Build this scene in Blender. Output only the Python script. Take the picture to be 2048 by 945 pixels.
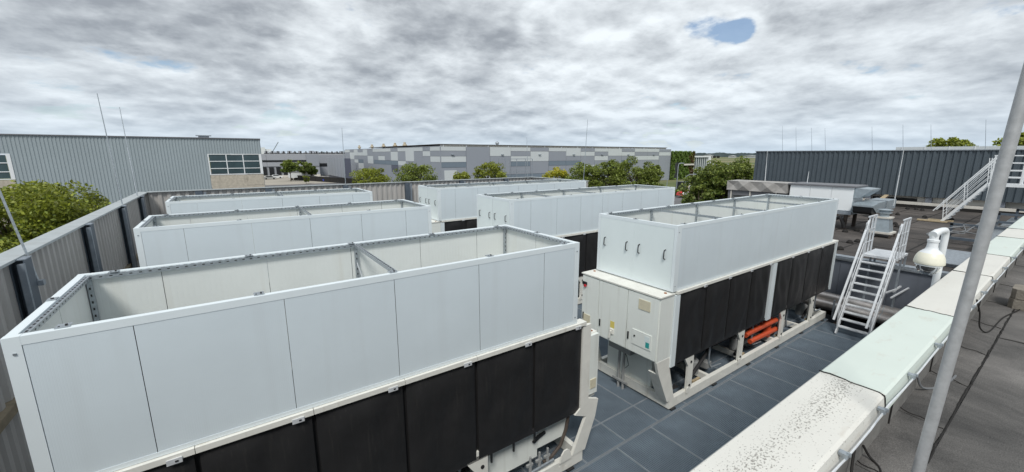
import bpy, math, random
import numpy as np
from mathutils import Vector, Matrix
random.seed(7)
rad = math.radians
scene = bpy.context.scene
for o in list(bpy.data.objects): bpy.data.objects.remove(o)
COL = scene.collection

# ------------------------------------------------------------------ camera
cd = bpy.data.cameras.new("camera"); cam = bpy.data.objects.new("camera", cd); COL.objects.link(cam)
cd.sensor_width = 36.0; cd.lens = 812.3 / 2048 * 36.0; cd.clip_start = 0.05; cd.clip_end = 9000
cam.location = (0, 0, 0); cam.rotation_euler = (rad(90 - 11.334), 0, rad(54.99 - 90))
scene.camera = cam

# ------------------------------------------------------------------ sky and sun
SUNV = Vector((-0.74, -0.88, 1.42)).normalized()
sun_el = math.asin(SUNV.z); sun_az = math.atan2(SUNV.x, SUNV.y)
w = bpy.data.worlds.new("World"); scene.world = w; w.use_nodes = True
nt = w.node_tree; N = nt.nodes; Lk = nt.links; N.clear()
def nd(t, **k):
    n = N.new(t)
    for a, b in k.items(): setattr(n, a, b)
    return n
def mth(op, a, b=None, c=None, clamp=False):
    n = N.new('ShaderNodeMath'); n.operation = op; n.use_clamp = clamp
    for i, v in enumerate((a, b, c)):
        if v is None: continue
        if isinstance(v, (int, float)): n.inputs[i].default_value = v
        else: Lk.new(v, n.inputs[i])
    return n.outputs[0]
def maprange(v, a, b, c=0.0, d=1.0, smooth=True):
    n = N.new('ShaderNodeMapRange'); n.interpolation_type = 'SMOOTHSTEP' if smooth else 'LINEAR'
    Lk.new(v, n.inputs[0])
    for i, q in enumerate((a, b, c, d)): n.inputs[1 + i].default_value = q
    return n.outputs[0]
def mixc(f, a, b):
    n = N.new('ShaderNodeMix'); n.data_type = 'RGBA'
    if isinstance(f, float): n.inputs[0].default_value = f
    else: Lk.new(f, n.inputs[0])
    for s, v in ((n.inputs[6], a), (n.inputs[7], b)):
        if isinstance(v, tuple): s.default_value = (*v, 1)
        else: Lk.new(v, s)
    return n.outputs[2]
tc = nd('ShaderNodeTexCoord'); sep = nd('ShaderNodeSeparateXYZ'); Lk.new(tc.outputs['Generated'], sep.inputs[0])
zc = mth('MAXIMUM', sep.outputs[2], 0.0); zz = mth('ADD', zc, 0.22)
px = mth('DIVIDE', sep.outputs[0], zz); py = mth('DIVIDE', sep.outputs[1], zz)
def comb(k, ox, oy):
    n = nd('ShaderNodeCombineXYZ'); Lk.new(mth('MULTIPLY_ADD', px, k, ox), n.inputs[0]); Lk.new(mth('MULTIPLY_ADD', py, k, oy), n.inputs[1]); return n.outputs[0]
def fbm(vec, sc, det, rough, dist=0.0, seed=0.0, lac=2.0):
    n = nd('ShaderNodeTexNoise', noise_dimensions='3D'); n.inputs['Scale'].default_value = sc; n.inputs['Detail'].default_value = det
    n.inputs['Roughness'].default_value = rough; n.inputs['Distortion'].default_value = dist; n.inputs['Lacunarity'].default_value = lac
    m = nd('ShaderNodeVectorMath', operation='ADD'); Lk.new(vec, m.inputs[0]); m.inputs[1].default_value = (0, 0, seed); Lk.new(m.outputs[0], n.inputs['Vector'])
    return n.outputs['Fac']
def dens(k):
    """cloud thickness; k < 1 samples the layer slightly nearer the zenith"""
    v = comb(k, 11.3, 6.9)
    a = fbm(v, 0.62, 2, 0.5, 0.0, 2.3); b = fbm(v, 3.0, 8, 0.56, 0.0, 5.1)
    n = fbm(v, 2.6, 4, 0.45, 0.0, 8.7)                      # billows: creases where the noise crosses its middle
    c = mth('MULTIPLY', mth('ABSOLUTE', mth('SUBTRACT', n, 0.5)), 2.2)
    return mth('ADD', mth('ADD', mth('MULTIPLY', a, 0.44), mth('MULTIPLY', b, 0.46)), mth('MULTIPLY_ADD', c, 0.13, 0.02))
d0 = dens(1.0); d1 = dens(0.958)
def gap(dirv, power, amt):
    m = nd('ShaderNodeVectorMath', operation='DOT_PRODUCT'); Lk.new(tc.outputs['Generated'], m.inputs[0]); m.inputs[1].default_value = dirv
    return mth('MULTIPLY', mth('POWER', mth('MAXIMUM', m.outputs['Value'], 0.0), power), amt)
g = mth('ADD', gap((0.816, 0.522, 0.248), 3000.0, 0.19), gap((0.840, 0.483, 0.247), 2600.0, 0.19))
g = mth('ADD', g, gap((0.863, 0.445, 0.240), 2600.0, 0.19)); g = mth('ADD', g, gap((0.574, 0.771, 0.276), 3500.0, 0.08))
g = mth('ADD', g, gap((-0.187, 0.979, 0.082), 500.0, 0.13)); g = mth('ADD', g, gap((0.12, 0.99, 0.080), 700.0, 0.12))
bank = None
for dv, pw, am in (((-0.13, 0.97, 0.20), 22.0, 0.11), ((0.36, 0.88, 0.29), 40.0, 0.08), ((0.52, 0.83, 0.21), 90.0, 0.05), ((0.96, 0.10, 0.22), 40.0, 0.09), ((0.15, 0.96, 0.24), 150.0, -0.06), ((0.45, 0.87, 0.17), 300.0, -0.04), ((0.70, 0.67, 0.24), 60.0, -0.05), ((0.93, 0.28, 0.22), 120.0, -0.03)):
    q = Vector(dv).normalized(); e_ = gap(tuple(q), pw, am); bank = e_ if bank is None else mth('ADD', bank, e_)
fine = fbm(comb(1.0, 9.0, 4.0), 7.5, 6, 0.62, 0.2, 1.0)
dd = mth('ADD', mth('SUBTRACT', d0, g), mth('MULTIPLY_ADD', fine, 0.20, -0.10))
cover = maprange(dd, 0.290, 0.400)
lowk = mth('SUBTRACT', 1.0, mth('MULTIPLY', mth('POWER', 2.71828, mth('MULTIPLY', zc, -7.0)), 0.85))
thick = mth('MULTIPLY', maprange(mth('ADD', dd, bank), 0.445, 0.60), lowk)
lit = mth('MULTIPLY', mth('SUBTRACT', d0, d1), mth('MULTIPLY_ADD', lowk, 0.6, 2.1))
fine = fbm(comb(1.0, 9.0, 4.0), 7.5, 6, 0.62, 0.2, 1.0)
br = mth('ADD', mth('SUBTRACT', 0.80, mth('MULTIPLY', thick, 0.46)), lit)
br = mth('ADD', br, mth('MULTIPLY', mth('SUBTRACT', fine, 0.5), 0.08))
br = mth('MINIMUM', mth('MAXIMUM', br, 0.34), 0.94)
cl = nd('ShaderNodeCombineColor')
Lk.new(mth('MULTIPLY', br, 0.93), cl.inputs[0]); Lk.new(mth('MULTIPLY_ADD', br, 0.975, 0.015), cl.inputs[1]); Lk.new(mth('MULTIPLY_ADD', br, 0.975, 0.055), cl.inputs[2])
hz = mth('MULTIPLY', mth('POWER', 2.71828, mth('MULTIPLY', zc, -13.0)), 0.72)
clc = mixc(hz, cl.outputs[0], (0.50, 0.63, 0.76))
cover = mth('MAXIMUM', cover, mth('POWER', 2.71828, mth('MULTIPLY', zc, -8.0)))
sky = nd('ShaderNodeTexSky', sky_type='NISHITA'); sky.sun_disc = False; sky.sun_elevation = sun_el; sky.sun_rotation = sun_az
sky.air_density = 1.0; sky.dust_density = 0.2; sky.ozone_density = 2.0
bg1 = nd('ShaderNodeBackground'); Lk.new(sky.outputs[0], bg1.inputs[0]); bg1.inputs[1].default_value = 0.105
bg2 = nd('ShaderNodeBackground'); Lk.new(clc, bg2.inputs[0]); bg2.inputs[1].default_value = 1.0
mx = nd('ShaderNodeMixShader'); Lk.new(cover, mx.inputs[0]); Lk.new(bg1.outputs[0], mx.inputs[1]); Lk.new(bg2.outputs[0], mx.inputs[2])
wo = nd('ShaderNodeOutputWorld'); Lk.new(mx.outputs[0], wo.inputs[0])
sd = bpy.data.lights.new("sun", 'SUN'); sd.energy = 2.4; sd.angle = rad(15); sd.color = (1.0, 0.965, 0.91)
so = bpy.data.objects.new("sun", sd); COL.objects.link(so); so.rotation_euler = SUNV.to_track_quat('Z', 'Y').to_euler()
scene.view_settings.view_transform = 'Standard'; scene.view_settings.look = 'None'
scene.view_settings.exposure = 0.10; scene.view_settings.gamma = 1.0

# ------------------------------------------------------------------ materials
MATS = {}
def mat(name, col, rough=0.6, metal=0.0, var=0.0, vscale=3.0, bump=0.0, bscale=40.0, spec=0.5, build=None, island=0.0, stretch=(1, 1, 1)):
    """flat colour + noise variation + fine bump, all in object coordinates"""
    if name in MATS: return MATS[name]
    m = bpy.data.materials.new(name); m.use_nodes = True; t = m.node_tree; b = t.nodes['Principled BSDF']
    b.inputs['Base Color'].default_value = (*col, 1); b.inputs['Roughness'].default_value = rough; b.inputs['Metallic'].default_value = metal
    b.inputs['Specular IOR Level'].default_value = spec
    tcn = t.nodes.new('ShaderNodeTexCoord'); mp = t.nodes.new('ShaderNodeMapping'); mp.inputs['Scale'].default_value = stretch
    t.links.new(tcn.outputs['Object'], mp.inputs[0]); src = None
    if var > 0 or island > 0:
        n = t.nodes.new('ShaderNodeTexNoise'); n.inputs['Scale'].default_value = vscale; n.inputs['Detail'].default_value = 7; n.inputs['Roughness'].default_value = 0.6
        t.links.new(mp.outputs[0], n.inputs[0])
        r = t.nodes.new('ShaderNodeMapRange'); t.links.new(n.outputs[0], r.inputs[0]); r.inputs[1].default_value = 0.3; r.inputs[2].default_value = 0.7
        r.inputs[3].default_value = 1 - var; r.inputs[4].default_value = 1 + var
        f = r.outputs[0]
        if island > 0:
            gi = t.nodes.new('ShaderNodeNewGeometry'); q = t.nodes.new('ShaderNodeMath'); q.operation = 'MULTIPLY_ADD'
            t.links.new(gi.outputs['Random Per Island'], q.inputs[0]); q.inputs[1].default_value = 2 * island; q.inputs[2].default_value = 1 - island
            q2 = t.nodes.new('ShaderNodeMath'); q2.operation = 'MULTIPLY'; t.links.new(q.outputs[0], q2.inputs[0]); t.links.new(f, q2.inputs[1]); f = q2.outputs[0]
        vm = t.nodes.new('ShaderNodeVectorMath'); vm.operation = 'SCALE'; vm.inputs[0].default_value = col; t.links.new(f, vm.inputs['Scale'])
        t.links.new(vm.outputs[0], b.inputs['Base Color']); src = vm.outputs[0]
    if bump > 0:
        n2 = t.nodes.new('ShaderNodeTexNoise'); n2.inputs['Scale'].default_value = bscale; n2.inputs['Detail'].default_value = 5
        t.links.new(mp.outputs[0], n2.inputs[0]); bp = t.nodes.new('ShaderNodeBump'); bp.inputs['Strength'].default_value = bump; bp.inputs['Distance'].default_value = 0.01
        t.links.new(n2.outputs[0], bp.inputs['Height']); t.links.new(bp.outputs[0], b.inputs['Normal'])
    if build: build(t, b, mp.outputs[0], src)
    MATS[name] = m; return m

def ribs(pitch, depth, dark=0.0, horiz=False):
    """fine micro ribs pressed in a sheet: relief on x+y of the object"""
    def f(t, b, vec, src):
        s = t.nodes.new('ShaderNodeSeparateXYZ'); t.links.new(vec, s.inputs[0])
        a = t.nodes.new('ShaderNodeMath'); a.operation = 'ADD'; t.links.new(s.outputs[0], a.inputs[0]); t.links.new(s.outputs[1], a.inputs[1])
        p = t.nodes.new('ShaderNodeMath'); p.operation = 'PINGPONG'; t.links.new(a.outputs[0], p.inputs[0]); p.inputs[1].default_value = pitch / 2
        r = t.nodes.new('ShaderNodeMapRange'); t.links.new(p.outputs[0], r.inputs[0]); r.inputs[1].default_value = 0; r.inputs[2].default_value = pitch * 0.16
        bp = t.nodes.new('ShaderNodeBump'); bp.inputs['Strength'].default_value = 1.0; bp.inputs['Distance'].default_value = depth
        t.links.new(r.outputs[0], bp.inputs['Height']); t.links.new(bp.outputs[0], b.inputs['Normal'])
    return f
def streaks(colB, sc=(9, 9, 0.7), lo=0.52, hi=0.72, amt=0.5):
    """vertical run-off stains"""
    def f(t, b, vec, src):
        mp = t.nodes.new('ShaderNodeMapping'); mp.inputs['Scale'].default_value = sc; t.links.new(vec, mp.inputs[0])
        n = t.nodes.new('ShaderNodeTexNoise'); n.inputs['Scale'].default_value = 1.0; n.inputs['Detail'].default_value = 6; t.links.new(mp.outputs[0], n.inputs[0])
        r = t.nodes.new('ShaderNodeMapRange'); t.links.new(n.outputs[0], r.inputs[0]); r.inputs[1].default_value = lo; r.inputs[2].default_value = hi; r.inputs[4].default_value = amt
        mx = t.nodes.new('ShaderNodeMix'); mx.data_type = 'RGBA'; t.links.new(r.outputs[0], mx.inputs[0])
        if src is not None: t.links.new(src, mx.inputs[6])
        else: mx.inputs[6].default_value = b.inputs['Base Color'].default_value
        mx.inputs[7].default_value = (*colB, 1); t.links.new(mx.outputs[2], b.inputs['Base Color'])
    return f
def both(*fs):
    def f(t, b, v, s):
        for q in fs: q(t, b, v, s)
    return f

OUT = mat('panel_outer', (0.645, 0.725, 0.77), 0.42, 0, 0.035, 0.9, build=both(ribs(0.018, 0.00022), streaks((0.46, 0.49, 0.50), (5, 5, 0.35), 0.52, 0.8, 0.16)))
INN = mat('panel_inner', (0.67, 0.705, 0.69), 0.5, 0, 0.04, 1.2, build=both(ribs(0.06, 0.0009), streaks((0.52, 0.50, 0.43), (7, 7, 0.4), 0.55, 0.8, 0.35)))
TRIM = mat('trim_white', (0.72, 0.79, 0.82), 0.4, 0, 0.03, 2.0)
DOORM = mat('door_white', (0.72, 0.80, 0.81), 0.42, 0, 0.03, 1.0)
PSEAM = mat('panel_seam', (0.13, 0.14, 0.15), 0.6)
GALV = mat('galvanised', (0.42, 0.46, 0.49), 0.42, 0.75, 0.22, 22, 0.15, 60)
GALVD = mat('galvanised_dull', (0.33, 0.37, 0.41), 0.5, 0.45, 0.25, 9)
ALU = mat('aluminium_rail', (0.72, 0.75, 0.78), 0.42, 0.25, 0.12, 14, 0.08, 80)
HOLE = mat('slot_dark', (0.02, 0.02, 0.022), 0.8)
BLACK = mat('black_cover', (0.021, 0.021, 0.022), 0.5, 0, 0.15, 3, 0.25, 6, 0.4, build=both(streaks((0.060, 0.053, 0.044), (2.2, 2.2, 1.6), 0.46, 0.78, 0.6), streaks((0.085, 0.08, 0.07), (34, 34, 1.4), 0.6, 0.78, 0.22)))
BLACKP = mat('black_plastic', (0.015, 0.016, 0.018), 0.4)
CREAM = mat('cream_frame', (0.77, 0.77, 0.72), 0.5, 0, 0.07, 3.5, build=streaks((0.36, 0.30, 0.2), (7, 7, 1.2), 0.62, 0.8, 0.35))
CAB = mat('cabinet_paint', (0.78, 0.82, 0.79), 0.42, 0, 0.03, 1.3, build=streaks((0.42, 0.42, 0.37), (8, 8, 0.5), 0.56, 0.8, 0.35))
GREYBOX = mat('grey_box', (0.30, 0.31, 0.31), 0.5, 0, 0.05, 3)
VENTY = mat('vent_filter', (0.62, 0.58, 0.44), 0.8, 0, 0.08, 8, 0.6, 60)
DARKPIPE = mat('foam_pipe', (0.02, 0.02, 0.022), 0.75, 0, 0.2, 8, 0.4, 30)
ORANGE = mat('red_primer_pipe', (0.56, 0.085, 0.03), 0.45, 0, 0.15, 6)
RUST = mat('rust', (0.33, 0.12, 0.04), 0.85, 0, 0.35, 12)
GRATE = mat('grating_steel', (0.235, 0.295, 0.355), 0.5, 0.3, 0.15, 1.6)
GRATEE = mat('grating_edge', (0.42, 0.465, 0.51), 0.45, 0.4, 0.15, 6)
SLAB = mat('roof_slab_below', (0.045, 0.05, 0.056), 0.9, 0, 0.3, 1.5)
CORR = mat('fence_cladding', (0.44, 0.43, 0.415), 0.55, 0, 0.08, 1.3, build=streaks((0.22, 0.20, 0.17), (6, 6, 0.5), 0.5, 0.8, 0.4))
POST = mat('fence_post_steel', (0.095, 0.12, 0.15), 0.5, 0.2, 0.15, 4)
POSTL = mat('fence_stay_steel', (0.25, 0.29, 0.335), 0.45, 0.3, 0.15, 6)
COPE = mat('fence_coping', (0.42, 0.46, 0.475), 0.5, 0.1, 0.1, 2.5, build=streaks((0.28, 0.27, 0.24), (4, 4, 4), 0.5, 0.75, 0.4))
BEAM = mat('timber_rail', (0.22, 0.185, 0.13), 0.8, 0, 0.25, 6)
GREYW = mat('wall_blue_grey', (0.155, 0.175, 0.21), 0.6, 0, 0.10, 0.8, build=streaks((0.10, 0.11, 0.13), (3, 3, 0.4), 0.5, 0.75, 0.4))
STEELP = mat('lagged_pipe', (0.55, 0.52, 0.50), 0.35, 0.8, 0.15, 3, 0.3, 6)
DARKCLAD = mat('dark_cladding', (0.078, 0.099, 0.118), 0.45, 0.1, 0.08, 0.8)
WHITE = mat('white_paint', (0.74, 0.77, 0.79), 0.45, 0, 0.03, 3)
WHITEB = mat('offwhite_beam', (0.62, 0.60, 0.55), 0.6, 0, 0.1, 2)
TAN = mat('tan_timber', (0.42, 0.34, 0.22), 0.8, 0, 0.2, 8)
RUSTB = mat('brown_steel', (0.07, 0.055, 0.045), 0.7, 0, 0.3, 6)
LIDGREY = mat('ahu_lid', (0.16, 0.165, 0.18), 0.55, 0, 0.1, 2)
AHUW = mat('ahu_panel', (0.86, 0.90, 0.92), 0.4, 0, 0.02, 1)
TARP = mat('silver_tarp', (0.36, 0.35, 0.335), 0.6, 0.1, 0.18, 3, 0.6, 8)
DUCT = mat('duct_sheet', (0.38, 0.44, 0.48), 0.42, 0.5, 0.14, 5)
CONC = mat('concrete', (0.46, 0.42, 0.35), 0.9, 0, 0.18, 3, 0.4, 30, build=streaks((0.17, 0.15, 0.12), (1.2, 1.2, 0.3), 0.55, 0.7, 0.5))
PAVER = mat('paver_concrete', (0.22, 0.20, 0.17), 0.95, 0, 0.2, 14, 0.6, 60)
POLE = mat('grey_pole', (0.40, 0.41, 0.42), 0.5, 0.3, 0.14, 26, 0.06, 200)
LBC = mat('left_hall_cladding', (0.31, 0.365, 0.39), 0.55, 0, 0.06, 0.15)
GLASS = mat('window_glass', (0.045, 0.075, 0.085), 0.12, 0.0, 0.35, 0.25)
GLASSD = mat('dark_opening', (0.015, 0.017, 0.02), 0.3)
PL = mat('facade_light', (0.56, 0.60, 0.61), 0.6, 0, 0.02, 0.2)
PM = mat('facade_mid', (0.285, 0.31, 0.35), 0.6, 0, 0.02, 0.2)
PD = mat('facade_blue', (0.17, 0.215, 0.26), 0.6, 0, 0.02, 0.2)
PDD = mat('facade_dark', (0.10, 0.11, 0.15), 0.6, 0, 0.02, 0.2)
SEAM = mat('facade_joint', (0.16, 0.175, 0.2), 0.7)
GREYF = mat('loading_facade', (0.33, 0.35, 0.385), 0.6, 0, 0.03, 0.1)
BARK = mat('bark', (0.10, 0.08, 0.06), 0.9, 0, 0.25, 5, 0.5, 20)
RED = mat('red_paint', (0.55, 0.03, 0.04), 0.5)
BLUE = mat('blue_banner', (0.05, 0.075, 0.40), 0.6, 0, 0.05, 2)
YEL = mat('yellow_sticker', (0.72, 0.60, 0.16), 0.6)
TEAL = mat('teal_sticker', (0.03, 0.34, 0.33), 0.5)
DOMEC = mat('camera_shell_aged', (0.80, 0.78, 0.65), 0.4, 0, 0.04, 12)
CHIM = mat('chimney_tan', (0.50, 0.44, 0.33), 0.7, 0, 0.1, 1)
TAR = mat('bitumen', (0.012, 0.011, 0.010), 0.8)
CABLE = mat('grey_cable', (0.20, 0.21, 0.22), 0.55, 0.3)
def leafmat(name, c, isl=0.45):
    def f(t, b, v, s):
        b.inputs['Subsurface Weight'].default_value = 0.0
        tr = t.nodes.new('ShaderNodeBsdfTranslucent'); t.links.new(s, tr.inputs[0]); ms = t.nodes.new('ShaderNodeMixShader'); ms.inputs[0].default_value = 0.35
        t.links.new(b.outputs[0], ms.inputs[1]); t.links.new(tr.outputs[0], ms.inputs[2]); t.links.new(ms.outputs[0], t.nodes['Material Output'].inputs[0])
    return mat(name, c, 0.55, 0, 0.3, 0.5, island=isl, build=f)
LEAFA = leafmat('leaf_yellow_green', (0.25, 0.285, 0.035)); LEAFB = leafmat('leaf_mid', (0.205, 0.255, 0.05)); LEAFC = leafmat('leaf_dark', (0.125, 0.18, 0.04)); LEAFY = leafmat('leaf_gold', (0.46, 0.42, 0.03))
LEAFR = leafmat('leaf_tan', (0.24, 0.16, 0.06)); LEAFO = leafmat('leaf_brown', (0.14, 0.08, 0.03)); LEAFG = leafmat('leaf_ivy', (0.13, 0.22, 0.028))
# membrane roof with blotches and scuffs
def felt(name, base, warm, sc=1.0):
    def f(t, b, vec, src):
        n = t.nodes.new('ShaderNodeTexNoise'); n.inputs['Scale'].default_value = 1.1 * sc; n.inputs['Detail'].default_value = 10; n.inputs['Roughness'].default_value = 0.68; n.inputs['Distortion'].default_value = 0.6
        t.links.new(vec, n.inputs[0])
        cr = t.nodes.new('ShaderNodeValToRGB'); t.links.new(n.outputs[0], cr.inputs[0]); e = cr.color_ramp.elements
        e[0].position = 0.34; e[0].color = (*[c * 0.5 for c in base], 1); e[1].position = 0.72; e[1].color = (*[c * 1.75 for c in warm], 1)
        g = t.nodes.new('ShaderNodeTexNoise'); g.inputs['Scale'].default_value = 160 * sc; g.inputs['Detail'].default_value = 2; t.links.new(vec, g.inputs[0])
        r = t.nodes.new('ShaderNodeMapRange'); t.links.new(g.outputs[0], r.inputs[0]); r.inputs[1].default_value = .25; r.inputs[2].default_value = .75; r.inputs[3].default_value = .6; r.inputs[4].default_value = 1.4
        vm = t.nodes.new('ShaderNodeVectorMath'); vm.operation = 'SCALE'; t.links.new(cr.outputs[0], vm.inputs[0]); t.links.new(r.outputs[0], vm.inputs['Scale'])
        t.links.new(vm.outputs[0], b.inputs['Base Color'])
        bp = t.nodes.new('ShaderNodeBump'); bp.inputs['Strength'].default_value = .5; bp.inputs['Distance'].default_value = .006; t.links.new(g.outputs[0], bp.inputs['Height'])
        bp2 = t.nodes.new('ShaderNodeBump'); bp2.inputs['Strength'].default_value = .6; bp2.inputs['Distance'].default_value = .03; t.links.new(n.outputs[0], bp2.inputs['Height']); t.links.new(bp.outputs[0], bp2.inputs['Normal'])
        t.links.new(bp2.outputs[0], b.inputs['Normal'])
    return mat(name, base, 0.85, build=f)
FELT = felt('roof_felt_near', (0.085, 0.084, 0.083), (0.115, 0.11, 0.105))
FELT2 = felt('roof_felt_far', (0.058, 0.052, 0.050), (0.075, 0.066, 0.06), 0.35)
# parapet coping: chalky paint, lichen specks
def lichen(col, amt):
    def f(t, b, vec, src):
        base = src
        def noise(scale, det, rough=0.6, stretch=None):
            v = vec
            if stretch:
                mp = t.nodes.new('ShaderNodeMapping'); mp.inputs['Scale'].default_value = stretch; t.links.new(vec, mp.inputs[0]); v = mp.outputs[0]
            n = t.nodes.new('ShaderNodeTexNoise'); n.inputs['Scale'].default_value = scale; n.inputs['Detail'].default_value = det; n.inputs['Roughness'].default_value = rough; t.links.new(v, n.inputs[0]); return n.outputs[0]
        sp = noise(95, 4, 0.6, (0.8, 1.25, 1)); mk = noise(1.6, 4, 0.6)
        s = t.nodes.new('ShaderNodeSeparateXYZ'); t.links.new(vec, s.inputs[0])
        # strip of growth along the middle of the coping top
        q = t.nodes.new('ShaderNodeMath'); q.operation = 'SUBTRACT'; t.links.new(s.outputs[1], q.inputs[0]); q.inputs[1].default_value = 0.02
        ab = t.nodes.new('ShaderNodeMath'); ab.operation = 'ABSOLUTE'; t.links.new(q.outputs[0], ab.inputs[0])
        r1 = t.nodes.new('ShaderNodeMapRange'); t.links.new(ab.outputs[0], r1.inputs[0]); r1.inputs[1].default_value = .085; r1.inputs[2].default_value = .02; r1.inputs[3].default_value = 0; r1.inputs[4].default_value = amt
        a = t.nodes.new('ShaderNodeMath'); a.operation = 'MULTIPLY_ADD'; t.links.new(mk, a.inputs[0]); a.inputs[1].default_value = .22 if amt > 0 else -.3; t.links.new(sp, a.inputs[2])
        a2 = t.nodes.new('ShaderNodeMath'); a2.operation = 'ADD'; t.links.new(a.outputs[0], a2.inputs[0]); t.links.new(r1.outputs[0], a2.inputs[1])
        r2 = t.nodes.new('ShaderNodeMapRange'); t.links.new(a2.outputs[0], r2.inputs[0]); r2.inputs[1].default_value = .72; r2.inputs[2].default_value = .80
        mx = t.nodes.new('ShaderNodeMix'); mx.data_type = 'RGBA'; t.links.new(r2.outputs[0], mx.inputs[0]); t.links.new(base, mx.inputs[6]); mx.inputs[7].default_value = (.27, .26, .235, 1)
        st = noise(1.0, 5, .6, (5, 14, 5)); r3 = t.nodes.new('ShaderNodeMapRange'); t.links.new(st, r3.inputs[0]); r3.inputs[1].default_value = .58; r3.inputs[2].default_value = .8; r3.inputs[4].default_value = .5
        m2 = t.nodes.new('ShaderNodeMix'); m2.data_type = 'RGBA'; t.links.new(r3.outputs[0], m2.inputs[0]); t.links.new(mx.outputs[2], m2.inputs[6]); m2.inputs[7].default_value = (.48, .41, .33, 1)
        t.links.new(m2.outputs[2], b.inputs['Base Color'])
        return
    return f
COPC = mat('coping_cream', (0.66, 0.655, 0.61), 0.55, 0, 0.04, 2.2, build=lichen(0, 0.0))
COPL = mat('coping_cream_lichen', (0.67, 0.665, 0.62), 0.6, 0, 0.04, 2.2, build=lichen(0, 0.105))
COPM = mat('coping_mint', (0.615, 0.685, 0.635), 0.5, 0, 0.03, 2.2, build=lichen(0, 0.0))
UPST = mat('upstand_felt', (0.16, 0.155, 0.145), 0.85, 0, 0.25, 5, 0.6, 40)
# ground
def groundmat():
    def f(t, b, vec, src):
        n = t.nodes.new('ShaderNodeTexNoise'); n.inputs['Scale'].default_value = .006; n.inputs['Detail'].default_value = 6; t.links.new(vec, n.inputs[0])
        cr = t.nodes.new('ShaderNodeValToRGB'); t.links.new(n.outputs[0], cr.inputs[0]); e = cr.color_ramp.elements
        e[0].position = .4; e[0].color = (.085, .12, .035, 1); e[1].position = .62; e[1].color = (.26, .22, .12, 1)
        t.links.new(cr.outputs[0], b.inputs['Base Color'])
    return mat('field_ground', (.15, .15, .06), 0.95, build=f)
ASPH = mat('asphalt', (0.13, 0.13, 0.135), 0.9, 0, 0.18, 0.15)
PAVE = mat('concrete_paving', (0.36, 0.33, 0.28), 0.9, 0, 0.12, 0.2)
GRASS = mat('verge_grass', (0.10, 0.125, 0.04), 0.95, 0, 0.3, 0.6)
FARG = mat('far_woods_haze_tint', (0.075, 0.105, 0.115), 0.95, 0, 0.25, 0.02)  # bluish haze of distance is put into the woods colour
FARB = mat('far_building', (0.45, 0.46, 0.47), 0.8, 0, 0.1, 0.02)

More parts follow.
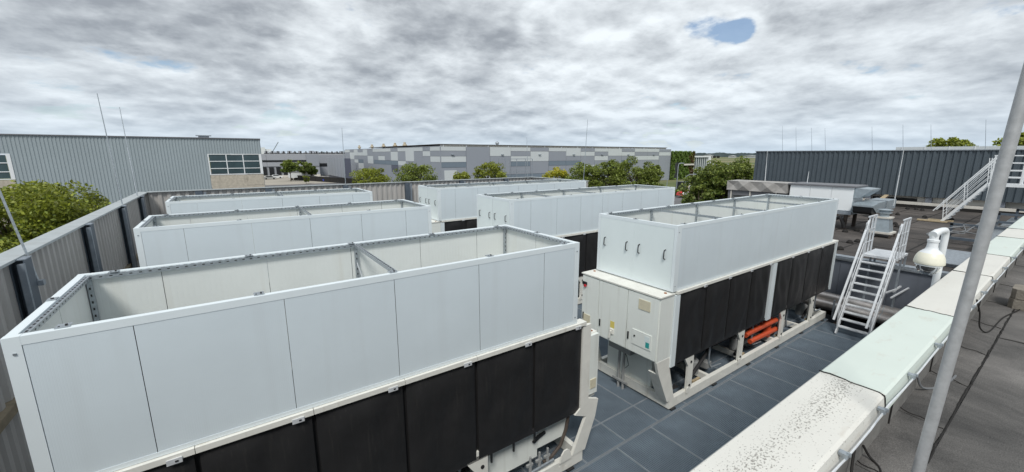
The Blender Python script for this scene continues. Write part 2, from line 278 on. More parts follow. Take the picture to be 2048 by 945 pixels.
# ------------------------------------------------------------------ mesh building
class MB:
    def __init__(s): s.v = []; s.f = []; s.m = []
    def add(s, vs, fs, mi=0):
        k = len(s.v); s.v += [tuple(v) for v in vs]; s.f += [tuple(i + k for i in f) for f in fs]; s.m += [mi] * len(fs); return s
    def box(s, x0, x1, y0, y1, z0, z1, mi=0):
        vs = [(x, y, z) for z in (z0, z1) for y in (y0, y1) for x in (x0, x1)]
        return s.add(vs, [(0, 2, 3, 1), (4, 5, 7, 6), (0, 1, 5, 4), (2, 6, 7, 3), (0, 4, 6, 2), (1, 3, 7, 5)], mi)
    def prism(s, pts, axis, a0, a1, mi=0):
        """closed polygon extruded along axis: pts are the other two coords in xyz order"""
        n = len(pts)
        def P(p, a):
            if axis == 0: return (a, p[0], p[1])
            if axis == 1: return (p[0], a, p[1])
            return (p[0], p[1], a)
        vs = [P(p, a0) for p in pts] + [P(p, a1) for p in pts]
        fs = [(i, (i + 1) % n, (i + 1) % n + n, i + n) for i in range(n)] + [tuple(range(n - 1, -1, -1)), tuple(range(n, 2 * n))]
        return s.add(vs, fs, mi)
    def bar(s, a, b, w=.02, h=None, mi=0, up=(0, 0, 1)):
        a = Vector(a); b = Vector(b); d = (b - a).normalized(); u = Vector(up)
        if abs(d.dot(u)) > .98: u = Vector((0, 1, 0))
        r = d.cross(u).normalized(); u = r.cross(d); h = h or w
        vs = []
        for p in (a, b):
            for i, j in ((-1, -1), (1, -1), (1, 1), (-1, 1)): vs.append(p + r * (w / 2 * i) + u * (h / 2 * j))
        return s.add(vs, [(0, 1, 2, 3), (7, 6, 5, 4), (0, 4, 5, 1), (1, 5, 6, 2), (2, 6, 7, 3), (3, 7, 4, 0)], mi)
    def tube(s, pts, r, seg=10, mi=0, r2=None, cap=True):
        pts = [Vector(p) for p in pts]; n = len(pts); rr = [r + ((r2 if r2 is not None else r) - r) * i / max(1, n - 1) for i in range(n)]
        vs = []; pu = None
        for i, p in enumerate(pts):
            d = (pts[min(i + 1, n - 1)] - pts[max(i - 1, 0)]).normalized()
            if pu is None: pu = Vector((0, 0, 1)) if abs(d.z) < .9 else Vector((1, 0, 0))
            rt = d.cross(pu).normalized(); pu = rt.cross(d).normalized()
            for k in range(seg):
                a = 2 * math.pi * k / seg; vs.append(p + (rt * math.cos(a) + pu * math.sin(a)) * rr[i])
        fs = [(i * seg + k, i * seg + (k + 1) % seg, (i + 1) * seg + (k + 1) % seg, (i + 1) * seg + k) for i in range(n - 1) for k in range(seg)]
        if cap: fs += [tuple(range(seg - 1, -1, -1)), tuple(range((n - 1) * seg, n * seg))]
        return s.add(vs, fs, mi)
    def lathe(s, prof, c=(0, 0, 0), seg=20, mi=0):
        vs = [(c[0] + r * math.cos(2 * math.pi * k / seg), c[1] + r * math.sin(2 * math.pi * k / seg), c[2] + z) for r, z in prof for k in range(seg)]
        fs = [(i * seg + k, i * seg + (k + 1) % seg, (i + 1) * seg + (k + 1) % seg, (i + 1) * seg + k) for i in range(len(prof) - 1) for k in range(seg)]
        if prof[0][0] > 1e-4: fs.append(tuple(range(seg - 1, -1, -1)))
        if prof[-1][0] > 1e-4: fs.append(tuple(range((len(prof) - 1) * seg, len(prof) * seg)))
        return s.add(vs, fs, mi)
    def corr(s, axis, a0, a1, c, z0, z1, pitch, depth, sgn=-1, th=.04, mi=0, tz=0.3):
        """trapezoid profiled sheet along axis (0=x,1=y); c = plane coordinate, ribs stand proud towards sgn"""
        prof = []; a = a0; n = max(1, round((a1 - a0) / pitch)); p = (a1 - a0) / n
        for i in range(n):
            b = a0 + i * p; prof += [(b, 0), (b + p * .5 * (1 - tz), 0), (b + p * .5, depth), (b + p * (1 - tz / 2), depth)]
        prof.append((a1, 0))
        vs = []
        for z in (z0, z1):
            for (t, dd_) in prof: vs.append((t, c + sgn * dd_, z) if axis == 0 else (c + sgn * dd_, t, z))
        m = len(prof); fs = [(i, i + 1, m + i + 1, m + i) for i in range(m - 1)]
        k = len(vs); q = c - sgn * th
        for z in (z0, z1):
            for t in (a0, a1): vs.append((t, q, z) if axis == 0 else (q, t, z))
        fs += [(k, k + 1, k + 3, k + 2), (0, m, k + 2, k), (m - 1, k + 1, k + 3, 2 * m - 1)]
        fs.append(tuple(range(m, 2 * m)) + (k + 3, k + 2)); fs.append(tuple(range(m)) + (k + 1, k))
        return s.add(vs, fs, mi)
    def mesh(s, name, mats, off=(0, 0, 0), smooth=False):
        me = bpy.data.meshes.new(name)
        me.from_pydata([(v[0] - off[0], v[1] - off[1], v[2] - off[2]) for v in s.v], [], s.f)
        if not isinstance(mats, (list, tuple)): mats = [mats]
        for m in mats: me.materials.append(m)
        if len(mats) > 1: me.polygons.foreach_set('material_index', s.m)
        if smooth:
            me.polygons.foreach_set('use_smooth', [True] * len(s.f)); me.set_sharp_from_angle(angle=rad(38))
        me.validate(); me.update(); return me
WL = {}
def wloc(o): return WL.get(o, Vector((0, 0, 0)))
def link(name, me, parent=None, loc=(0, 0, 0)):
    o = bpy.data.objects.new(name, me); COL.objects.link(o)
    if parent is not None: o.parent = parent
    o.location = loc; WL[o] = wloc(parent) + Vector(loc) if parent is not None else Vector(loc)
    return o
def part(name, mb, mats, parent=None, smooth=False, label=None, stuff=False):
    off = wloc(parent) if parent is not None else (0, 0, 0)
    o = link(name, mb.mesh(name, mats, off, smooth), parent)
    if label: o['label'] = label
    if stuff: o['kind'] = 'stuff'
    return o
def thing(name, loc, label, cat, group=None):
    o = link(name, None, None, loc); o.empty_display_size = .2
    o['label'] = label; o['category'] = cat
    if group: o['group'] = group
    return o
def single(name, mb, mats, label, cat, group=None, loc=(0, 0, 0), smooth=False):
    o = link(name, mb.mesh(name, mats, loc, smooth), None, loc); o['label'] = label; o['category'] = cat
    if group: o['group'] = group
    return o
def struct(name, mb, mats, parent=None, smooth=False):
    o = part(name, mb, mats, parent, smooth)
    if parent is None: o['kind'] = 'structure'
    return o
KIDS = {}
def copy_tree(o, loc, label):
    def rec(a, par):
        c = a.copy(); COL.objects.link(c)
        if par is not None: c.parent = par
        WL[c] = (wloc(par) if par is not None else Vector()) + Vector(c.location)
        for ch in a.children: rec(ch, c)
        return c
    kids = list(o.children); r = o.copy(); COL.objects.link(r); r.location = loc; WL[r] = Vector(loc); r['label'] = label
    for ch in kids: rec(ch, r)
    return r
DK = -5.62; RF = -3.70; GR = -9.5; YF = 4.66

# ------------------------------------------------------------------ ground
def sheet(name, x0, x1, y0, y1, z, m): return struct(name, MB().add([(x0, y0, z), (x1, y0, z), (x1, y1, z), (x0, y1, z)], [(0, 1, 2, 3)]), m)
sheet('ground', -3500, 5000, -3500, 5000, GR - .02, groundmat())
sheet('asphalt_yard', -60, 100, -60, 290, GR - .012, ASPH)
sheet('concrete_yard', -12, 36, 150, 212, GR - .006, PAVE)
sheet('grass_verge', -20, 38, 212, 226, GR, GRASS)
sheet('road', 60, 190, 25, 62, GR + .0, ASPH)
sheet('grass_strip', 100, 420, 64, 84, GR - .004, GRASS)
mk = MB()
for i in range(14): mk.box(15 + i * 1.9, 15.15 + i * 1.9, 196, 201, GR + .006, GR + .012)
struct('parking_markings', mk, WHITE)

# ------------------------------------------------------------------ plant deck
struct('roof_slab', MB().box(-3.2, 18.2, .60, 22.6, GR, -6.32), SLAB)
deck = MB()
for i in range(12): deck.box(-2.7 + i * 1.9, -2.58 + i * 1.9, .9, 22.2, -5.95, -5.67)
for y in (.9, 4.5, 8, 12, 16, 20): deck.box(-2.7, 18.0, y, y + .12, -6.3, -5.955)
dk = struct('steel_deck', deck, RUSTB)
def gratemesh(W, Dp):
    b = MB(); t = .0055; n = round(W / .0333); e = .012
    for i in range(1, n):
        x = W * i / n; b.box(x - t / 2, x + t / 2, e, Dp - e, -.030, -.001)
    m = round(Dp / .0333)
    for j in range(1, m):
        y = Dp * j / m; b.box(e, W - e, y - .003, y + .003, -.012, -.0025)
    e = .007
    b.box(0, W, 0, e, -.035, .001, 1); b.box(0, W, Dp - e, Dp, -.035, .001, 1); b.box(0, e, e, Dp - e, -.035, .001, 1); b.box(W - e, W, e, Dp - e, -.035, .001, 1)
    return b.mesh('grating', [GRATE, GRATEE])
gw = 1.058
gA = gratemesh(gw, 3.78)
for k in range(-7, 10):
    x = 5.69 + 1.067 * k
    if x + gw < 18.15: link('grating_panel', gA, dk, (x, .765, DK))
gB = gratemesh(gw, .66); gC = gratemesh(gw, 3.2)
for k in range(-7, 11):
    x = 4.92 + 1.067 * k
    if x + gw > 18.1: continue
    link('grating_panel', gB, dk, (x, 4.575, DK))
    for y in (5.245, 8.455, 11.665, 14.875, 18.085): link('grating_panel', gC, dk, (x, y, DK))

# ------------------------------------------------------------------ chillers
def strutholes(a, b, n, side, up, w=.012, l=.028):
    """row of dark slots lying just proud of a channel face"""
    a = Vector(a); b = Vector(b); d = (b - a).normalized(); s = Vector(up); m = MB()
    k = int((b - a).length / n)
    off = Vector(side) * .0015
    for i in range(k):
        c = a + d * (n * (i + .5)) + off
        m.add([c - d * l / 2 - s * w / 2, c + d * l / 2 - s * w / 2, c + d * l / 2 + s * w / 2, c - d * l / 2 + s * w / 2], [(0, 1, 2, 3)])
    return m
def merge(*ms):
    r = MB()
    for m, mi in ms: r.add(m.v, m.f, mi)
    return r
def enclosure(x0, x1, y0, joints, beams, doors, label, group, g=.003, gm=None, cw=.14):
    """open topped panel box; doors=True puts handled doors on the -x end"""
    z0, z1 = -2.80, -1.40; y1 = y0 + 2.12; th = .06
    T = thing('panel_screen', (x0, y0, z0), label, 'panel screen', group)
    def wallpanel(axis, a0, a1, c_out, c_in, name='wall_panel', pt=None):
        b = MB()
        lo, hi = min(c_out, c_in), max(c_out, c_in)
        if axis == 0: b.box(a0 + g, a1 - g, lo, hi, z0 + .05, z1 - .075)
        else: b.box(lo, hi, a0 + g, a1 - g, z0 + .05, z1 - .075)
        # outer face slot 0, inner face slot 1
        fi = {(0, True): 2, (0, False): 3, (1, True): 4, (1, False): 5}
        b.m = [2] * 6; b.m[fi[(axis, c_out < c_in)]] = 0; b.m[fi[(axis, not (c_out < c_in))]] = 1
        return part(name, b, [OUT if name == 'wall_panel' else DOORM, INN, gm or PSEAM], T)
    xs = [x0 + cw] + joints + [x1 - cw]
    for a, b_ in zip(xs[:-1], xs[1:]):
        wallpanel(0, a, b_, y0, y0 + th); wallpanel(0, a, b_, y1, y1 - th)
    ym = (y0 + y1) / 2
    for a, b_ in ((y0 + .07, ym), (ym, y1 - .07)):
        if doors:
            d = wallpanel(1, a, b_, x0, x0 + th, 'door')
            for yy in (a + .17, b_ - .17):
                h = MB().tube([(x0, yy, -2.14), (x0 - .045, yy, -2.13), (x0 - .052, yy, -2.11), (x0 - .052, yy, -1.97), (x0 - .045, yy, -1.95), (x0, yy, -1.94)], .011, 8)
                part('handle', h, BLACKP, d, True)
        else: wallpanel(1, a, b_, x0, x0 + th)
        wallpanel(1, a, b_, x1, x1 - th)
    # corner and rail trims, proud of the panels
    for xa, xb in ((x0 - .005, x0 + cw), (x1 - cw, x1 + .005)):
        for ya, yb, s in ((y0 - .005, y0 + th + .004, 0), (y1 - th - .004, y1 + .005, 1)):
            part('corner_trim', MB().box(xa, xb, ya, yb, z0 + .002, z1 - .0), TRIM, T)
    for ya, yb in ((y0 - .004, y0 + th + .006), (y1 - th - .006, y1 + .004)):
        part('top_rail', MB().box(x0 + cw, x1 - cw, ya, yb, z1 - .075, z1 - .002), TRIM, T)
        part('bottom_rail', MB().box(x0 + cw, x1 - cw, ya, yb, z0 + .002, z0 + .05), TRIM, T)
    for xa, xb in ((x0 - .004, x0 + th + .006), (x1 - th - .006, x1 + .004)):
        part('top_rail', MB().box(xa, xb, y0 + th + .006, y1 - th - .006, z1 - .075, z1 - .002), TRIM, T)
        part('bottom_rail', MB().box(xa, xb, y0 + th + .006, y1 - th - .006, z0 + .002, z0 + .05), TRIM, T)
    # perforated channel frame inside
    c = .045; i0, i1, j0, j1 = x0 + th + .008, x1 - th - .008, y0 + th + .008, y1 - th - .008
    zt = z1 - .015
    for yy, s in ((j0, 1), (j1, -1)):
        ya, yb = (yy, yy + c) if s > 0 else (yy - c, yy)
        ch = MB().box(i0, i1, ya, yb, zt - c, zt)
        m = merge((ch, 0), (strutholes((i0, yb if s > 0 else ya, zt - c / 2), (i1, yb if s > 0 else ya, zt - c / 2), .09, (0, s, 0), (0, 0, 1)), 1),
                  (strutholes((i0, (ya + yb) / 2, zt), (i1, (ya + yb) / 2, zt), .075, (0, 0, 1), (0, 1, 0), .014, .04), 1))
        part('channel_rail', m, [GALV, HOLE], T)
    for xx, s in ((i0, 1), (i1, -1)):
        xa, xb = (xx, xx + c) if s > 0 else (xx - c, xx)
        ch = MB().box(xa, xb, j0 + c + .002, j1 - c - .002, zt - c, zt)
        m = merge((ch, 0), (strutholes(((xa + xb) / 2, j0 + c, zt), ((xa + xb) / 2, j1 - c, zt), .085, (0, 0, 1), (1, 0, 0), .016, .045), 1),
                  (strutholes((xb if s > 0 else xa, j0 + c, zt - c / 2), (xb if s > 0 else xa, j1 - c, zt - c / 2), .09, (s, 0, 0), (0, 0, 1)), 1))
        part('channel_rail', m, [GALV, HOLE], T)
    for xx in [i0 + c / 2 + .003] + beams + [i1 - c / 2 - .003]:
        for ya, s in ((j1 - c, -1), (j0, 1)):
            ch = MB().box(xx - c / 2, xx + c / 2, ya, ya + c, z0, zt - c - .002)
            f = ya if s < 0 else ya + c
            part('channel_post', merge((ch, 0), (strutholes((xx, f, z0), (xx, f, zt - c), .085, (0, s, 0), (1, 0, 0), .016, .03), 1)), [GALV, HOLE], T)
    for xx in beams:
        ch = MB().box(xx - c / 2, xx + c / 2, j0 + c + .002, j1 - c - .002, zt - c, zt + .001)
        part('cross_beam', merge((ch, 0), (strutholes((xx, j0 + c, zt + .001), (xx, j1 - c, zt + .001), .085, (0, 0, 1), (1, 0, 0), .018, .05), 1)), [GALV, HOLE], T)
    # fixing plates folded over the top edge
    nb = max(5, int((x1 - x0) / 1.05))
    for k in range(nb):
        xx = x0 + .32 + (x1 - x0 - .6) * k / (nb - 1)
        for yy in (y0 + .03, y1 - .13):
            b = MB().box(xx - .045, xx + .045, yy, yy + .10, z1, z1 + .006); b.box(xx + .012, xx + .026, yy + .03, yy + .05, z1 + .006, z1 + .018, 1); b.box(xx - .03, xx - .018, yy + .02, yy + .045, z1 + .0065, z1 + .0075, 1)
            part('fixing_plate', b, [GALV, HOLE], T)
    for xx in (x0 + .03, x1 - .03):
        b = MB().box(xx - .035, xx + .035, ym - .05, ym + .05, z1, z1 + .006); b.box(xx - .01, xx + .01, ym - .01, ym + .01, z1 + .006, z1 + .016, 1)
        part('fixing_plate', b, [GALV, HOLE], T)
    for xx in (x0 + .05, x1 - .05):
        sc = MB()
        for zz in (z1 - .14, z0 + .12): sc.lathe([(.012, 0), (.012, .006), (.006, .010)], (0, 0, 0), 8)
        s2 = MB()
        for zz in (z1 - .14, z0 + .12): s2.box(xx - .009, xx + .009, y0 - .013, y0 - .005, zz - .009, zz + .009)
        part('screw', s2, GALV, T)
    return T
def cover_mesh(w, h, seed, sag=.012):
    """one quilted black cover, front face towards -y, origin at its top left"""
    rnd = random.Random(seed); nx, nz = 12, 16; b = MB(); vs = []
    ph = [rnd.uniform(0, 6) for _ in range(6)]
    for j in range(nz + 1):
        for i in range(nx + 1):
            u, v = i / nx, j / nz; e = min(1, min(u, 1 - u) * 9) * min(1, min(v, 1 - v) * 10)
            dd_ = e * (.036 + .012 * math.sin(u * 9 + ph[0] + 2 * v) + .010 * math.sin(u * 17 + ph[1] + 3 * math.sin(v * 4 + ph[2])) + .007 * math.sin(v * 13 + ph[3] + u * 5))
            low = sag * math.sin(u * math.pi * 1.0 + ph[4] * .2) * v + .006 * math.sin(u * 11 + ph[5]) * v
            vs.append((u * w, -dd_, -v * h - low))
    fs = [(j * (nx + 1) + i, (j + 1) * (nx + 1) + i, (j + 1) * (nx + 1) + i + 1, j * (nx + 1) + i + 1) for j in range(nz) for i in range(nx)]
    b.add(vs, fs); b.box(0.002, w - .002, .002, .03, -h, 0)
    return b.mesh('cover', BLACK, smooth=True)
CV = {}
def chiller(x0, x1, cab_side, coils, strips, legs, label, group, detail=True, cab=True):
    """x0..x1 span of the coil block; cab_side -1: control cabinet beyond x0, +1: beyond x1"""
    y0 = YF; y1 = y0 + 2.24; zt = -2.80; zc0 = -4.50; zb0, zb1 = -5.585, -5.36
    T = thing('rooftop_chiller', ((x0 + x1) / 2, y0 + 1.1, DK), label, 'chiller', group)
    # base frame
    for ya in (y0, y1 - .10):
        b = MB().box(x0 - .02, x1 + .12, ya, ya + .10, zb0, zb1)
        x = x0 + .3
        while x < x1: b.box(x, x + .02, ya - .006, ya, zb0 + .12, zb0 + .14); b.box(x + .16, x + .18, ya - .006, ya, zb0 + .06, zb0 + .08); x += .62
        part('base_beam', b, CREAM, T)
    for xa in (x0 - .02, x1 + .02): part('base_beam', MB().box(xa, xa + .10, y0 + .10, y1 - .10, zb0 + .002, zb1 - .002), CREAM, T)
    n = max(3, int((x1 - x0) / 1.5))
    for k in range(1, n): xx = x0 + (x1 - x0) * k / n; part('cross_member', MB().box(xx - .05, xx + .05, y0 + .102, y1 - .102, zb0 + .04, zb1 - .04), CREAM, T)
    for k in range(n + 1):
        xx = x0 + .1 + (x1 - x0 - .3) * k / n
        part('rubber_foot', MB().box(xx - .08, xx + .08, y0 - .05, y0 + .09, DK + .004, zb0 - .002), BLACKP, T)
    # legs with gusset
    for xx in legs:
        for ys, yo in ((y0 + .01, 1), (y1 - .09, -1)):
            b = MB().prism([(xx - .10, zb1 + .001), (xx + .10, zb1 + .001), (xx + .10, zc0 + .12), (xx - .26, zc0 + .12), (xx - .26, zc0 - .02), (xx - .10, zc0 - .26)], 1, ys, ys + .05)
            b.box(xx + .06, xx + .10, ys + .05, ys + .14, zb1, zc0 + .1)
            lg = part('leg', b, CREAM, T)
            if yo > 0:
                b2 = MB()
                for zz in (zc0 - .17, zb1 + .1): b2.tube([(xx, ys - .012, zz), (xx, ys + .0, zz)], .032, 10)
                part('bolt', b2, HOLE, lg)
                part('lug', MB().prism([(xx - .14, zb1 - .05), (xx - .02, zb1 - .05), (xx - .02, zb1 + .05), (xx - .05, zb1 + .09), (xx - .11, zb1 + .09), (xx - .14, zb1 + .05)], 1, ys - .035, ys - .018), CREAM, lg)
    # coil block core, top frame
    part('coil_block', MB().prism([(y0 + .05, zt - .09), (y1 - .05, zt - .09), (y1 - .05, zc0 + .05), (y1 - .35, zc0 + .02), (y0 + .35, zc0 + .02), (y0 + .05, zc0 + .05)], 0, x0 + .02, x1 - .02), BLACK, T)
    part('coil_sill', MB().box(x0, x1, y0 + .01, y0 + .12, zc0 - .03, zc0 + .045), DARKPIPE, T)
    for ya, yb in ((y0 - .045, y0 + .12), (y1 - .12, y1 + .02)):
        xs = [x0 - .1] + [c[0] for c in coils[1:]] + [x1 + .06]
        for a, b_ in zip(xs[:-1], xs[1:]):
            b = MB().box(a + .003, b_ - .003, ya, yb, zt - .066, zt - .004)
            part('top_frame', b, CREAM, T)
    part('top_plate', MB().box(x0, x1, y0 + .12, y1 - .12, zt - .07, zt - .03), CREAM, T)
    fans = MB(); k = 0
    x = x0 + .6
    while x < x1 - .4:
        for yy in (y0 + .62, y1 - .62): fans.lathe([(.45, 0), (.45, .10), (.42, .10), (.42, .02), (.10, .02), (.10, .06), (0.0001, .07)], (x, yy, zt - .03), 20)
        x += 1.1
    part('fan_ring', fans, GALVD, T, True)
    for (a, b_) in coils:
        key = round(b_ - a, 2), len(CV) % 5
        me = cover_mesh(b_ - a - .045, zt - .067 - zc0, hash(key) & 255); CV[len(CV)] = me
        cv = link('coil_cover', me, T, tuple(Vector((a + .0225, y0 + .008, zt - .067)) - wloc(T)))
        lx = MB().box(b_ - .22, b_ - .10, y0 - .056, y0 - .0455, zt - .095, zt - .04); lx.box(b_ - .155, b_ - .13, y0 - .062, y0 - .056, zt - .075, zt - .06, 1)
        part('latch', lx, [ALU, HOLE], T)
    for (a, b_) in strips: part('corner_strip', MB().box(a, b_, y0 - .035, y0 + .05, zc0 - .02, zt - .087), TRIM, T)
    # inner machinery
    for yy, r in ((y0 + .85, .26), (y0 + 1.45, .22)):
        part('evaporator', MB().tube([(x0 + .8, yy, zb1 + .35), (x1 - 1.0, yy, zb1 + .35)], r, 16), DARKPIPE, T, True)
    for k in range(int((x1 - x0) / 2.2)):
        xx = x0 + 1.5 + 2.2 * k
        b = MB().lathe([(.0001, 0), (.17, .02), (.17, .34), (.12, .40), (.0001, .42)], (xx, y0 + .42, zb1 - .02), 14)
        part('compressor', b, GREYBOX, T, True)
        part('pipework', MB().tube([(xx - .5, y0 + .2, zb1 + .05), (xx - .2, y0 + .24, zb1 + .12), (xx + .1, y0 + .22, zb1 + .38), (xx + .5, y0 + .3, zb1 + .5), (xx + .9, y0 + .3, zb1 + .75)], .045, 8), DARKPIPE, T, True)
        part('pipework', MB().tube([(xx + .3, y0 + .16, zb1 + .8), (xx + .32, y0 + .17, zb1 + .3), (xx + .5, y0 + .2, zb1 + .06), (xx + .95, y0 + .18, zb1 + .03)], .022, 7), GALVD, T, True)
        part('junction_box', MB().box(xx + .6, xx + .82, y0 + .35, y0 + .52, zb1 - .1, zb1 + .06), GREYBOX, T)
        part('bracket', MB().box(xx - .4, xx - .1, y0 + .12, y0 + .17, zb1 - .03, zb1 + .02), TAN, T)
    return T
# long type (row at the right), cabinet on the -x end
jx = [7.60 + 1.062 * k for k in range(4)]
coilsR = [(a, a + 1.062) for a in jx]; jr = [12.12 + 1.09 * k for k in range(4)]; coilsR += [(a, a + 1.09) for a in jr]
CH1 = chiller(7.56, 16.50, -1, coilsR, [(7.42, 7.575), (11.87, 12.10), (16.50, 16.56)], [8.30, 10.66, 13.10, 15.28], 'long cream air-cooled chiller with black coil covers nearest the parapet, beside the aluminium stairs', 'long chillers in the right column')
# cabinet
def cabinet(T):
    x0 = 6.93; y0, y1 = YF + .0, YF + 2.2; z0, z1 = -4.28, -2.86
    part('cabinet_lid', MB().box(x0 - .02, 7.40, y0 - .02, y1 + .02, z1, z1 + .03), CREAM, T)
    part('control_cabinet', MB().box(x0 + .025, 7.41, y0, y1, z0, z1 - .001), CAB, T)
    lid = MB()
    for yy in (y0 + .1, y1 - .1): lid.lathe([(.03, 0), (.03, .015), (.01, .02)], (x0 + .3, yy, z1 + .03), 8)
    part('lid_bolt', lid, RUST, T)
    for a, b_ in ((4.675, 5.46), (5.47, 6.30), (6.31, 6.85)):
        d = part('cabinet_door', MB().box(x0 - .004, x0 + .024, a + .006, b_ - .006, z0 + .03, z1 - .03), CAB, T)
        part('door_handle', MB().box(x0 - .022, x0 - .0045, b_ - .075, b_ - .045, -4.0, -3.83), BLACKP, d)
        if a < 5:
            part('vent_grille', MB().box(x0 - .016, x0 - .0045, 4.88, 5.17, -3.22, -3.0), VENTY, d)
            part('inspection_flap', MB().box(x0 - .018, x0 - .0045, 4.80, 5.29, -4.06, -3.72), CAB, d)
            part('sticker', MB().box(x0 - .0215, x0 - .0185, 4.84, 4.93, -4.02, -3.90), TEAL, d)
            part('sticker', MB().box(x0 - .0215, x0 - .0185, 4.84, 4.96, -3.895, -3.77), DOORM, d)
            part('knob', MB().tube([(x0 - .034, 5.22, -3.86), (x0 - .0185, 5.22, -3.86)], .02, 10), BLACKP, d)
        elif a < 6:
            part('sticker', MB().box(x0 - .008, x0 - .0045, 5.80, 5.92, -3.92, -3.76), YEL, d)
            part('isolator_switch', MB().box(x0 - .03, x0 - .0045, 5.81, 5.92, -4.06, -3.94).bar((x0 - .05, 5.86, -3.98), (x0 - .055, 5.90, -4.16), .03, .03), CREAM, d)
        else:
            part('vent_grille', MB().box(x0 - .016, x0 - .0045, 6.56, 6.78, -4.12, -3.86), VENTY, d)
            part('emergency_stop', MB().tube([(x0 - .05, 6.74, -3.13), (x0 - .0045, 6.74, -3.13)], .035, 12).box(x0 - .03, x0 - .0045, 6.70, 6.84, -3.11, -3.04, 1), [RED, BLACKP], d)
    part('cabinet_bracket', MB().prism([(6.95, z0 + .0), (7.43, z0 + .0), (7.43, -4.52), (7.70, -5.37), (7.44, -5.37), (7.06, -4.60)], 1, y0 - .005, y0 + .06).prism([(7.06, -4.6), (7.44, -5.36), (7.48, -5.36), (7.1, -4.59)], 1, y0 + .06, y0 + .26), CREAM, T)
    part('cabinet_bracket', MB().prism([(6.95, z0 + .0), (7.43, z0 + .0), (7.43, -4.52), (7.70, -5.37), (7.44, -5.37), (7.06, -4.60)], 1, y1 - .06, y1 + .005), CREAM, T)
    part('lower_cabinet', MB().box(7.62, 8.05, 5.22, 6.55, -5.36, -4.30), CAB, T)
    part('terminal_box', MB().box(7.30, 7.60, 5.60, 6.25, -4.62, -4.29), GREYBOX, T)
    for yy in (5.86, 6.0): part('conduit', MB().tube([(7.42, yy, -4.60), (7.42, yy + .01, -5.0), (7.40, yy - .02, -5.66)], .032, 8), GREYBOX, T, True)
    part('conduit_clamp', MB().box(7.36, 7.40, 5.7, 6.15, -5.45, -5.40), GREYBOX, T)
    part('cable', MB().tube([(7.44, 5.95, -4.62), (7.40, 5.78, -4.72), (7.42, 5.72, -4.95), (7.46, 5.85, -5.1)], .008, 6), BLACKP, T, True)
    for k in range(3): part('hose', MB().tube([(7.62, 4.86 + .07 * k, -4.5), (7.66, 4.84 + .07 * k, -4.95), (7.8 + .06 * k, 4.82, -5.28), (8.15, 4.85 + .05 * k, -5.33)], .022, 7), DARKPIPE, T, True)
cabinet(CH1)
for k, (xa, za, xb, zb) in enumerate(((11.15, -4.84, 13.0, -4.84), (11.5, -5.13, 13.1, -5.15))):
    part('refrigerant_pipe', MB().tube([(xa, YF + .15 + .02 * k, za), (xa + .12, YF + .16, za + .012), (xb, YF + .16, zb)], .068, 14), ORANGE, CH1, True)
for k, xx in enumerate((11.75, 12.1, 12.45)): part('refrigerant_pipe', MB().tube([(xx, YF + .42, -4.40), (xx - .02, YF + .40, -4.72), (xx - .10, YF + .26, -4.86)], .055, 12), ORANGE, CH1, True)
part('refrigerant_pipe', MB().tube([(12.78, YF + .30, -5.34), (12.78, YF + .30, -4.4)], .12, 14), ORANGE, CH1, True)
part('refrigerant_pipe', MB().tube([(11.3, YF + .45, -4.55), (12.9, YF + .42, -4.66)], .06, 12), ORANGE, CH1, True)
EN1 = enclosure(7.33, 16.13, YF, [8.15] + [8.15 + 1.14 * k for k in range(1, 7)], [9.25, 11.42, 13.62], True, 'long white panel screen with handled doors on the chiller nearest the parapet', 'long panel screens in the right column', .0012, TRIM)
copy_tree(CH1, Vector(CH1.location) + Vector((0, 5.89, 0)), 'long cream chiller mostly hidden between the first and third rows of the right column')
copy_tree(CH1, Vector(CH1.location) + Vector((0, 11.3, 0)), 'farthest long cream chiller in the right column, in front of the back fence')
EN1b = enclosure(7.33, 16.13, YF + 5.89, [8.15] + [8.15 + 1.14 * k for k in range(1, 7)], [9.25, 11.42, 13.62], True, 'middle long white panel screen with four black door handles, behind the nearest long one', 'long panel screens in the right column')
copy_tree(EN1b, Vector(EN1.location) + Vector((0, 11.3, 0)), 'farthest long white panel screen with doors, close to the corrugated back fence')
# short type, cabinet on the +x end
coilsL = [(-1.60 + 1.06 * k, -1.60 + 1.06 * (k + 1)) for k in range(6)]
CH2 = chiller(-1.60, 4.74, 1, coilsL, [(-1.72, -1.605)], [-.7, .95, 2.72], 'short cream chiller with dusty black coil covers in the foreground under the nearest panel screen', 'short chillers in the left column')
part('end_cabinet', MB().box(4.94, 5.22, YF + .10, YF + 2.1, -4.42, -3.14), CREAM, CH2)
part('end_cabinet_face', MB().box(4.95, 5.215, YF + .04, YF + .099, -4.32, -3.16), CAB, CH2)
part('vent_grille', MB().box(5.03, 5.17, YF + .025, YF + .039, -4.20, -4.02), VENTY, CH2)
lb = MB()
for q in ((4.99, YF + .2), (5.14, YF + .16)): lb.lathe([(.022, 0), (.022, .012), (.008, .018)], (q[0], q[1], -3.14), 8)
part('lid_bolt', lb, RUST, CH2)
for ys in (YF - .02, YF + 2.1): part('end_bracket', MB().prism([(4.745, -2.89), (4.94, -2.89), (4.94, -4.33), (5.20, -4.43), (5.14, -4.75), (4.90, -5.355), (4.58, -5.355), (4.90, -4.68), (4.62, -4.55), (4.745, -4.46)], 1, ys, ys + .06), CREAM, CH2)
part('service_panel', MB().box(2.80, 3.94, YF + .20, YF + .9, -5.2, -4.38), CAB, CH2)
part('service_panel', MB().box(3.945, 4.62, YF + .20, YF + .9, -5.05, -4.38), CAB, CH2)
part('handle', MB().prism([(3.82, -4.86), (3.93, -4.78), (4.1, -4.76), (4.1, -4.80), (3.95, -4.84), (3.86, -4.89)], 1, YF + .165, YF + .199), BLACKP, CH2)
